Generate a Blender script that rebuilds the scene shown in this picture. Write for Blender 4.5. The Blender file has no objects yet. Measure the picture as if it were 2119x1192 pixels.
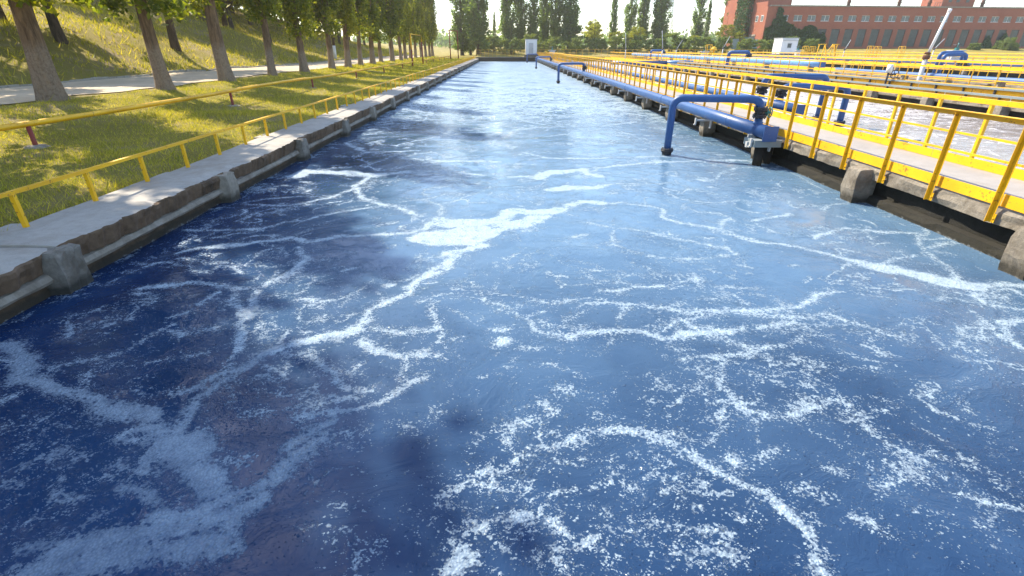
import bpy, math, random
import numpy as np
from mathutils import Vector, Matrix

# ------------------------------------------------------------------ camera, sky, sun, exposure
sc = bpy.context.scene
C = sc.collection
R = math.radians
cam_d = bpy.data.cameras.new('camera')
cam = bpy.data.objects.new('camera', cam_d)
C.objects.link(cam)
cam.location = (0, 0, 2.4)
cam.rotation_euler = (R(90 - 25.935), 0, R(-0.83))
cam_d.sensor_width = 36.0
cam_d.lens = 17.397
cam_d.clip_start = 0.05
cam_d.clip_end = 3000
sc.camera = cam

SUN_EL, SUN_AZ = 45.0, -48.0          # azimuth measured from +Y, negative to the left
world = bpy.data.worlds.new('World')
sc.world = world
world.use_nodes = True
wn = world.node_tree
sky = wn.nodes.new('ShaderNodeTexSky')
sky.sky_type = 'NISHITA'
sky.sun_disc = False
sky.sun_elevation = R(SUN_EL)
sky.sun_rotation = R(SUN_AZ)
sky.air_density = 1.0
sky.dust_density = 0.7
sky.ozone_density = 1.0
bg = wn.nodes['Background']
bg.inputs['Strength'].default_value = 0.15
wn.links.new(sky.outputs[0], bg.inputs[0])

sun_d = bpy.data.lights.new('sun', 'SUN')
sun_d.energy = 3.7
sun_d.angle = R(0.5)
sun_d.color = (1.0, 0.88, 0.68)
sun = bpy.data.objects.new('sun', sun_d)
C.objects.link(sun)
sun_dir = Vector((math.sin(R(SUN_AZ)) * math.cos(R(SUN_EL)), math.cos(R(SUN_AZ)) * math.cos(R(SUN_EL)), math.sin(R(SUN_EL))))
sun.rotation_euler = sun_dir.to_track_quat('Z', 'Y').to_euler()
sun.location = (-30, 30, 40)

sc.view_settings.view_transform = 'Standard'
sc.view_settings.look = 'None'
sc.view_settings.gamma = 1.0
sc.view_settings.exposure = 1.4

rnd = random.Random(7)

# ------------------------------------------------------------------ helpers
class MB:
    """collects boxes, tubes and prisms into one mesh"""
    def __init__(self):
        self.v = []; self.f = []; self.s = []
    def add(self, vs, fs, smooth=False):
        b = len(self.v)
        self.v += [tuple(p) for p in vs]
        self.f += [tuple(b + i for i in f) for f in fs]
        self.s += [smooth] * len(fs)
        return self
    def box(self, x0, x1, y0, y1, z0, z1):
        vs = [(x0,y0,z0),(x1,y0,z0),(x1,y1,z0),(x0,y1,z0),(x0,y0,z1),(x1,y0,z1),(x1,y1,z1),(x0,y1,z1)]
        return self.add(vs, [(0,3,2,1),(4,5,6,7),(0,1,5,4),(1,2,6,5),(2,3,7,6),(3,0,4,7)])
    def bar(self, a, b, w, h=None, up=(0,0,1)):
        """rectangular bar from a to b"""
        h = h or w
        a = Vector(a); b = Vector(b); d = (b - a).normalized()
        u = Vector(up)
        if abs(d.dot(u)) > 0.95: u = Vector((0,1,0))
        s = d.cross(u).normalized(); t = s.cross(d)
        s *= w / 2; t *= h / 2
        vs = [a-s-t, a+s-t, a+s+t, a-s+t, b-s-t, b+s-t, b+s+t, b-s+t]
        return self.add(vs, [(0,1,2,3),(4,7,6,5),(0,4,5,1),(1,5,6,2),(2,6,7,3),(3,7,4,0)])
    def tube(self, pts, r, n=12, caps=True):
        pts = [Vector(p) for p in pts]
        rs = r if isinstance(r, (list, tuple)) else [r] * len(pts)
        prev = None; rings = []
        for i, p in enumerate(pts):
            if i == 0: d = pts[1] - p
            elif i == len(pts) - 1: d = p - pts[-2]
            else: d = (pts[i+1] - p).normalized() + (p - pts[i-1]).normalized()
            d.normalize()
            if prev is None:
                a = Vector((0,0,1)) if abs(d.z) < 0.9 else Vector((1,0,0))
                s = d.cross(a).normalized()
            else:
                s = (prev - d * prev.dot(d)).normalized()
            prev = s; t = d.cross(s)
            rings.append([p + (s * math.cos(k * 2 * math.pi / n) + t * math.sin(k * 2 * math.pi / n)) * rs[i] for k in range(n)])
        vs = [q for ring in rings for q in ring]; fs = []
        for i in range(len(rings) - 1):
            for k in range(n):
                k2 = (k + 1) % n
                fs.append((i*n+k, i*n+k2, (i+1)*n+k2, (i+1)*n+k))
        self.add(vs, fs, True)
        if caps:
            b = len(self.v) - len(vs)
            self.f += [tuple(b + k for k in range(n))[::-1], tuple(b + (len(rings)-1)*n + k for k in range(n))]
            self.s += [False, False]
        return self
    def cyl(self, c, r, h, n=16, axis='z'):
        d = {'x': Vector((1,0,0)), 'y': Vector((0,1,0)), 'z': Vector((0,0,1))}[axis]
        c = Vector(c)
        return self.tube([c, c + d * h], r, n)
    def mesh(self, name):
        me = bpy.data.meshes.new(name)
        me.from_pydata(self.v, [], self.f)
        me.polygons.foreach_set('use_smooth', self.s)
        me.update()
        return me

def arc(pts, r, n=6):
    """polyline with corners rounded by radius r"""
    pts = [Vector(p) for p in pts]; out = [pts[0]]
    for a, b, c in zip(pts, pts[1:], pts[2:]):
        u = (a - b).normalized(); w = (c - b).normalized()
        p0 = b + u * r; p2 = b + w * r
        for k in range(n + 1):
            t = k / n
            out.append(p0 * (1-t)**2 + b * 2*t*(1-t) + p2 * t*t)
    out.append(pts[-1])
    return out

def link(name, me, mat, parent=None, loc=None):
    o = bpy.data.objects.new(name, me)
    C.objects.link(o)
    if mat is not None and len(me.materials) == 0: me.materials.append(mat)
    if parent: o.parent = parent
    if loc: o.location = loc
    return o
def obj(name, mb, mat, parent=None, loc=None):
    return link(name, mb.mesh(name), mat, parent, loc)
def tag(o, label=None, cat=None, group=None, kind=None):
    if label: o['label'] = label
    if cat: o['category'] = cat
    if group: o['group'] = group
    if kind: o['kind'] = kind
    return o
def thing(name, label, cat, loc=(0,0,0), group=None, rz=0):
    o = bpy.data.objects.new(name, None); C.objects.link(o)
    o.empty_display_size = 0.2
    o.location = loc; o.rotation_euler = (0,0,rz)
    return tag(o, label, cat, group)
def dup(root, loc, label=None, rz=None, scale=None):
    r = root.copy(); C.objects.link(r); r.location = loc
    if label: r['label'] = label
    if rz is not None: r.rotation_euler = (0,0,rz)
    if scale is not None: r.scale = scale
    for ch in list(root.children):
        c = ch.copy(); C.objects.link(c); c.parent = r
        for g in list(ch.children):
            d = g.copy(); C.objects.link(d); d.parent = c
    return r

ORD = ['first','second','third','fourth','fifth','sixth','seventh','eighth','ninth','tenth','eleventh','twelfth','thirteenth','fourteenth','fifteenth','sixteenth','seventeenth','eighteenth','nineteenth','twentieth','twenty-first','twenty-second']

# ------------------------------------------------------------------ materials
class NT:
    def __init__(self, name):
        self.m = bpy.data.materials.new(name); self.m.use_nodes = True
        self.t = self.m.node_tree; self.n = self.t.nodes
        self.b = self.n['Principled BSDF']; self.out = self.n['Material Output']
    def new(self, typ, **kw):
        n = self.n.new(typ)
        for k, v in kw.items():
            if k.startswith('_'): n.inputs[k[1:].replace('_', ' ')].default_value = v
            else: setattr(n, k, v)
        return n
    def lk(self, a, b): self.t.links.new(a, b)
    def co(self, which='Object', scale=None):
        tc = self.new('ShaderNodeTexCoord')
        if scale is None: return tc.outputs[which]
        mp = self.new('ShaderNodeMapping'); mp.inputs['Scale'].default_value = scale
        self.lk(tc.outputs[which], mp.inputs['Vector']); return mp.outputs['Vector']
    def noise(self, v, scale, detail=4, rough=0.55, dist=0.0):
        n = self.new('ShaderNodeTexNoise', _Scale=scale, _Detail=detail, _Roughness=rough, _Distortion=dist)
        if v is not None: self.lk(v, n.inputs['Vector'])
        return n.outputs['Fac']
    def ramp(self, f, stops, interp='LINEAR'):
        r = self.new('ShaderNodeValToRGB'); cr = r.color_ramp; cr.interpolation = interp
        while len(cr.elements) < len(stops): cr.elements.new(0.5)
        for e, (p, c) in zip(cr.elements, stops):
            e.position = p; e.color = (c[0], c[1], c[2], 1) if hasattr(c, '__len__') else (c, c, c, 1)
        self.lk(f, r.inputs['Fac']); return r.outputs['Color']
    def mix(self, f, a, b, mode='MIX'):
        m = self.new('ShaderNodeMix', data_type='RGBA', blend_type=mode)
        for i, x in ((0, f), (6, a), (7, b)):
            if hasattr(x, 'is_linked') or hasattr(x, 'node'): self.lk(x, m.inputs[i])
            elif i == 0: m.inputs[0].default_value = x
            else: m.inputs[i].default_value = (x[0], x[1], x[2], 1)
        return m.outputs[2]
    def math(self, op, a, b=None, c=None, clamp=False):
        m = self.new('ShaderNodeMath', operation=op, use_clamp=clamp)
        for i, x in enumerate((a, b, c)):
            if x is None: continue
            if hasattr(x, 'node'): self.lk(x, m.inputs[i])
            else: m.inputs[i].default_value = x
        return m.outputs[0]
    def maprange(self, f, a, b, c=0.0, d=1.0, smooth=False):
        m = self.new('ShaderNodeMapRange')
        if smooth: m.interpolation_type = 'SMOOTHSTEP'
        self.lk(f, m.inputs[0])
        for i, x in enumerate((a, b, c, d)): m.inputs[i+1].default_value = x
        return m.outputs[0]
    def bump(self, h, strength=0.5, dist=0.02, normal=None):
        b = self.new('ShaderNodeBump', _Strength=strength, _Distance=dist)
        self.lk(h, b.inputs['Height'])
        if normal: self.lk(normal, b.inputs['Normal'])
        return b.outputs['Normal']
    def col(self, c):
        if hasattr(c, 'node'): self.lk(c, self.b.inputs['Base Color'])
        else: self.b.inputs['Base Color'].default_value = (*c, 1)
    def rough(self, r):
        if hasattr(r, 'node'): self.lk(r, self.b.inputs['Roughness'])
        else: self.b.inputs['Roughness'].default_value = r
    def norm(self, n): self.lk(n, self.b.inputs['Normal'])

def paint(name, base, dark, rough=0.4, chips=(0.12,0.05,0.02), chip_at=0.66):
    k = NT(name); v = k.co('Object')
    big = k.noise(v, 1.7, 4); fine = k.noise(v, 23, 5, 0.6)
    c = k.mix(k.maprange(big, 0.35, 0.7), base, dark)
    wear = k.maprange(k.math('ADD', k.math('MULTIPLY', fine, 0.7), k.math('MULTIPLY', k.noise(v, 5.0, 3), 0.4)), chip_at, chip_at + 0.05)
    c = k.mix(wear, c, chips)
    k.col(c); k.rough(k.maprange(fine, 0.3, 0.7, rough - 0.08, rough + 0.15))
    k.norm(k.bump(fine, 0.12, 0.004)); return k.m

def concrete(name, a, b, stain=(0.10,0.075,0.05), scale=1.0, amount=0.55, bump=0.7, tide=False):
    k = NT(name); v = k.co('Object')
    n1 = k.noise(v, 1.3*scale, 6, 0.65, 0.4); n2 = k.noise(v, 9*scale, 6, 0.7); n3 = k.noise(v, 60*scale, 4, 0.7)
    c = k.mix(k.maprange(n2, 0.3, 0.7), a, b)
    c = k.mix(k.math('MULTIPLY', k.maprange(n1, 0.48, 0.66), amount), c, stain)
    vs = k.co('Object', (9, 9, 0.7)); st = k.noise(vs, 1.0, 4, 0.6)
    c = k.mix(k.math('MULTIPLY', k.maprange(st, 0.55, 0.75), 0.35*amount), c, stain)
    c = k.mix(k.maprange(n3, 0.62, 0.72), c, (a[0]*0.45, a[1]*0.42, a[2]*0.38))
    if tide:      # wet, algae-dark band and a pale scum line left by the basin
        sx = k.new('ShaderNodeSeparateXYZ'); k.lk(v, sx.inputs[0])
        e = k.math('ADD', sx.outputs['Z'], k.math('MULTIPLY', k.math('SUBTRACT', k.noise(v, 5.0, 5, 0.65), 0.5), 0.16))
        c = k.mix(k.math('MULTIPLY', k.maprange(e, 0.16, 0.07), 0.85), c, (0.022, 0.020, 0.013))
        scum = k.math('MULTIPLY', k.maprange(e, 0.012, 0.0), k.maprange(n2, 0.45, 0.6))
        c = k.mix(k.math('MULTIPLY', scum, 0.6), c, (0.25, 0.27, 0.28))
    k.col(c); k.rough(0.9)
    h = k.math('ADD', k.math('MULTIPLY', n2, 0.6), k.math('MULTIPLY', n3, 0.25))
    k.norm(k.bump(h, bump, 0.03)); return k.m

M = {}
M['yellow'] = paint('yellow_paint', (0.88, 0.49, 0.006), (0.72, 0.37, 0.006), 0.45, (0.34,0.15,0.03), 0.635)
M['yellow_old'] = paint('weathered_yellow_paint', (0.72, 0.43, 0.02), (0.58, 0.32, 0.02), 0.5, (0.20,0.08,0.03), 0.64)
M['blue'] = paint('blue_paint', (0.026, 0.095, 0.285), (0.020, 0.070, 0.22), 0.38, (0.07,0.12,0.24), 0.64)
M['pale_blue'] = paint('pale_blue_paint', (0.16, 0.34, 0.62), (0.12, 0.28, 0.56), 0.35, (0.12,0.2,0.36), 0.72)
M['mid_blue'] = paint('faded_blue_paint', (0.07, 0.15, 0.33), (0.09, 0.15, 0.27), 0.4, (0.12,0.12,0.16), 0.66)
M['grey'] = paint('grey_paint', (0.20, 0.25, 0.27), (0.16, 0.20, 0.22), 0.5, (0.10,0.07,0.05), 0.68)
M['green'] = paint('green_paint', (0.02, 0.20, 0.19), (0.02, 0.15, 0.15), 0.4, (0.05,0.06,0.05), 0.66)
M['red'] = paint('red_oxide_paint', (0.26, 0.045, 0.022), (0.20, 0.03, 0.02), 0.55, (0.12,0.04,0.02), 0.62)
M['white'] = paint('white_paint', (0.74, 0.74, 0.74), (0.66, 0.67, 0.68), 0.5, (0.38,0.34,0.30), 0.68)
M['steel'] = paint('galvanised_steel', (0.46, 0.47, 0.48), (0.38, 0.39, 0.40), 0.45, (0.25,0.2,0.16), 0.70)
M['dark'] = paint('dark_iron', (0.035, 0.035, 0.045), (0.025, 0.025, 0.03), 0.5, (0.08,0.04,0.02), 0.64)
M['rust'] = paint('rusty_iron', (0.13, 0.05, 0.025), (0.09, 0.035, 0.02), 0.8, (0.05,0.025,0.02), 0.6)
M['slab'] = concrete('coping_concrete', (0.43,0.40,0.36), (0.34,0.315,0.28), (0.24,0.20,0.15), 1.0, 0.45, 0.35)
M['wall'] = concrete('weathered_wall_concrete', (0.20,0.130,0.078), (0.115,0.072,0.042), (0.036,0.022,0.012), 1.6, 0.8, 1.0, True)
M['ledge'] = concrete('pale_ledge_concrete', (0.37,0.325,0.265), (0.24,0.205,0.16), (0.10,0.072,0.048), 1.4, 0.6, 0.8, True)
M['deck'] = concrete('deck_concrete', (0.34,0.32,0.31), (0.29,0.275,0.265), (0.22,0.20,0.18), 0.8, 0.4, 0.25)
M['beam'] = concrete('beam_concrete', (0.30,0.27,0.23), (0.17,0.15,0.12), (0.08,0.06,0.04), 1.6, 0.7, 1.0, True)
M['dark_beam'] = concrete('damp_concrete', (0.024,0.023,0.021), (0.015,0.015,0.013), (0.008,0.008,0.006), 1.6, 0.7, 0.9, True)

# asphalt path
k = NT('worn_asphalt'); v = k.co('Object')
n = k.noise(v, 90, 4, 0.7); n1 = k.noise(v, 0.5, 5, 0.6)
c = k.mix(n, (0.50,0.40,0.28), (0.40,0.32,0.22)); c = k.mix(k.maprange(n1, 0.45, 0.7), c, (0.58,0.47,0.34))
k.col(c); k.rough(0.9); k.norm(k.bump(n, 0.3, 0.01)); M['road'] = k.m

# ground with dry grass tones
k = NT('grassy_ground'); v = k.co('Object')
n1 = k.noise(v, 0.45, 5, 0.6); n2 = k.noise(v, 6, 6, 0.7); n3 = k.noise(v, 45, 5, 0.75)
c = k.mix(k.maprange(n2, 0.35, 0.65), (0.26,0.22,0.026), (0.34,0.26,0.045))
c = k.mix(k.maprange(n1, 0.52, 0.66), c, (0.36,0.27,0.13))
c = k.mix(k.maprange(n3, 0.5, 0.75), c, (0.055,0.06,0.014))
k.col(c); k.rough(0.95); k.norm(k.bump(k.math('ADD', n2, n3), 0.9, 0.08)); M['ground'] = k.m

def leafmat(name, cols, trans=0.35):
    k = NT(name); v = k.co('Object')
    g = k.new('ShaderNodeNewGeometry'); oi = k.new('ShaderNodeObjectInfo')
    r = g.outputs['Random Per Island']
    n = k.noise(v, 0.9, 3)
    f = k.math('ADD', k.math('MULTIPLY', r, 0.55), k.math('MULTIPLY', n, 0.5))
    f = k.math('ADD', f, k.math('MULTIPLY', k.math('SUBTRACT', oi.outputs['Random'], 0.5), 0.3))
    c = k.ramp(f, [(0.2, cols[0]), (0.5, cols[1]), (0.85, cols[2])])
    k.col(c); k.rough(0.55); k.b.inputs['Specular IOR Level'].default_value = 0.3
    tr = k.new('ShaderNodeBsdfTranslucent')
    ct = k.mix(1.0, c, (2.1, 2.1, 0.6), 'MULTIPLY'); k.lk(ct, tr.inputs['Color'])
    mx = k.new('ShaderNodeMixShader'); mx.inputs[0].default_value = trans
    k.lk(k.b.outputs[0], mx.inputs[1]); k.lk(tr.outputs[0], mx.inputs[2]); k.lk(mx.outputs[0], k.out.inputs['Surface'])
    return k.m
M['poplar_leaf'] = leafmat('poplar_leaves', [(0.06,0.085,0.010), (0.13,0.15,0.014), (0.25,0.24,0.022)], 0.55)
M['far_leaf'] = leafmat('distant_poplar_leaves', [(0.065,0.12,0.035), (0.105,0.17,0.045), (0.18,0.235,0.065)], 0.45)
M['wood_leaf'] = leafmat('woodland_leaves', [(0.07,0.095,0.012), (0.14,0.165,0.02), (0.32,0.30,0.03)], 0.55)
M['bush_leaf'] = leafmat('shrub_leaves', [(0.07,0.11,0.03), (0.12,0.165,0.045), (0.19,0.22,0.07)], 0.35)
M['ivy_leaf'] = leafmat('ivy_leaves', [(0.02,0.06,0.014), (0.038,0.095,0.02), (0.075,0.15,0.035)], 0.15)
M['grass'] = leafmat('grass_blades', [(0.16,0.18,0.018), (0.32,0.295,0.03), (0.55,0.44,0.10)], 0.35)

def bark(name, c0, c1, band=None):
    k = NT(name); v = k.co('Object', (7, 7, 1.1)); v0 = k.co('Object')
    n = k.noise(v, 1.6, 7, 0.7, 0.6); n2 = k.noise(v0, 14, 5, 0.7)
    c = k.mix(k.maprange(n, 0.36, 0.62), c0, c1)
    if band:
        sx = k.new('ShaderNodeSeparateXYZ'); k.lk(v0, sx.inputs[0])
        edge = k.math('ADD', sx.outputs['Z'], k.math('MULTIPLY', k.noise(v0, 3.0, 3), 0.35))
        f = k.math('MULTIPLY', k.maprange(edge, 1.85, 1.45), k.maprange(n2, 0.3, 0.6, 0.15, 0.85))
        c = k.mix(f, c, band)
    k.col(c); k.rough(0.95); k.norm(k.bump(k.math('ADD', n, k.math('MULTIPLY', n2, 0.3)), 1.0, 0.12)); return k.m
M['bark'] = bark('poplar_bark', (0.085,0.05,0.028), (0.27,0.17,0.095), (0.34,0.26,0.19))
M['bark2'] = bark('woodland_bark', (0.05,0.035,0.025), (0.14,0.10,0.07))

# brick
k = NT('red_brick'); tc = k.new('ShaderNodeTexCoord'); sx = k.new('ShaderNodeSeparateXYZ'); k.lk(tc.outputs['Object'], sx.inputs[0])
cb = k.new('ShaderNodeCombineXYZ'); k.lk(k.math('ADD', sx.outputs['X'], sx.outputs['Y']), cb.inputs['X']); k.lk(sx.outputs['Z'], cb.inputs['Y'])
br = k.new('ShaderNodeTexBrick', _Scale=1.0, _Mortar_Size=0.012, _Brick_Width=0.26, _Row_Height=0.077)
br.inputs['Color1'].default_value = (0.40,0.088,0.034,1); br.inputs['Color2'].default_value = (0.30,0.062,0.028,1); br.inputs['Mortar'].default_value = (0.30,0.17,0.12,1)
k.lk(cb.outputs[0], br.inputs['Vector'])
n = k.noise(tc.outputs['Object'], 0.35, 5, 0.65); n2 = k.noise(tc.outputs['Object'], 2.5, 4)
c = k.mix(k.maprange(n, 0.42, 0.7), br.outputs['Color'], (0.28,0.08,0.05)); c = k.mix(k.math('MULTIPLY', k.maprange(n2, 0.5, 0.75), 0.4), c, (0.38,0.13,0.08))
k.col(c); k.rough(0.9); M['brick'] = k.m
# window glass
k = NT('window_glass'); v = k.co('Object'); n = k.noise(v, 0.8, 3)
k.col(k.mix(n, (0.03,0.045,0.06), (0.10,0.13,0.15))); k.rough(0.12); k.norm(k.bump(k.noise(v, 1.5, 2), 0.15, 0.05)); M['glass'] = k.m
k = NT('dusty_window_glass'); v = k.co('Object'); n = k.noise(v, 1.3, 4); 
k.col(k.mix(k.maprange(n, 0.3, 0.7), (0.02,0.032,0.036), (0.06,0.08,0.085))); k.rough(0.3); M['dusty_glass'] = k.m
k = NT('roof_felt'); k.col(k.mix(k.noise(k.co('Object'), 3, 4), (0.32,0.32,0.31), (0.24,0.24,0.24))); k.rough(0.9); M['roof'] = k.m
k = NT('galvanised_door_sheet'); v = k.co('Object', (1,1,1)); k.col(k.mix(k.noise(v, 1.2, 4), (0.25,0.36,0.36), (0.17,0.26,0.27))); k.rough(0.5); M['door'] = k.m
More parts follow.
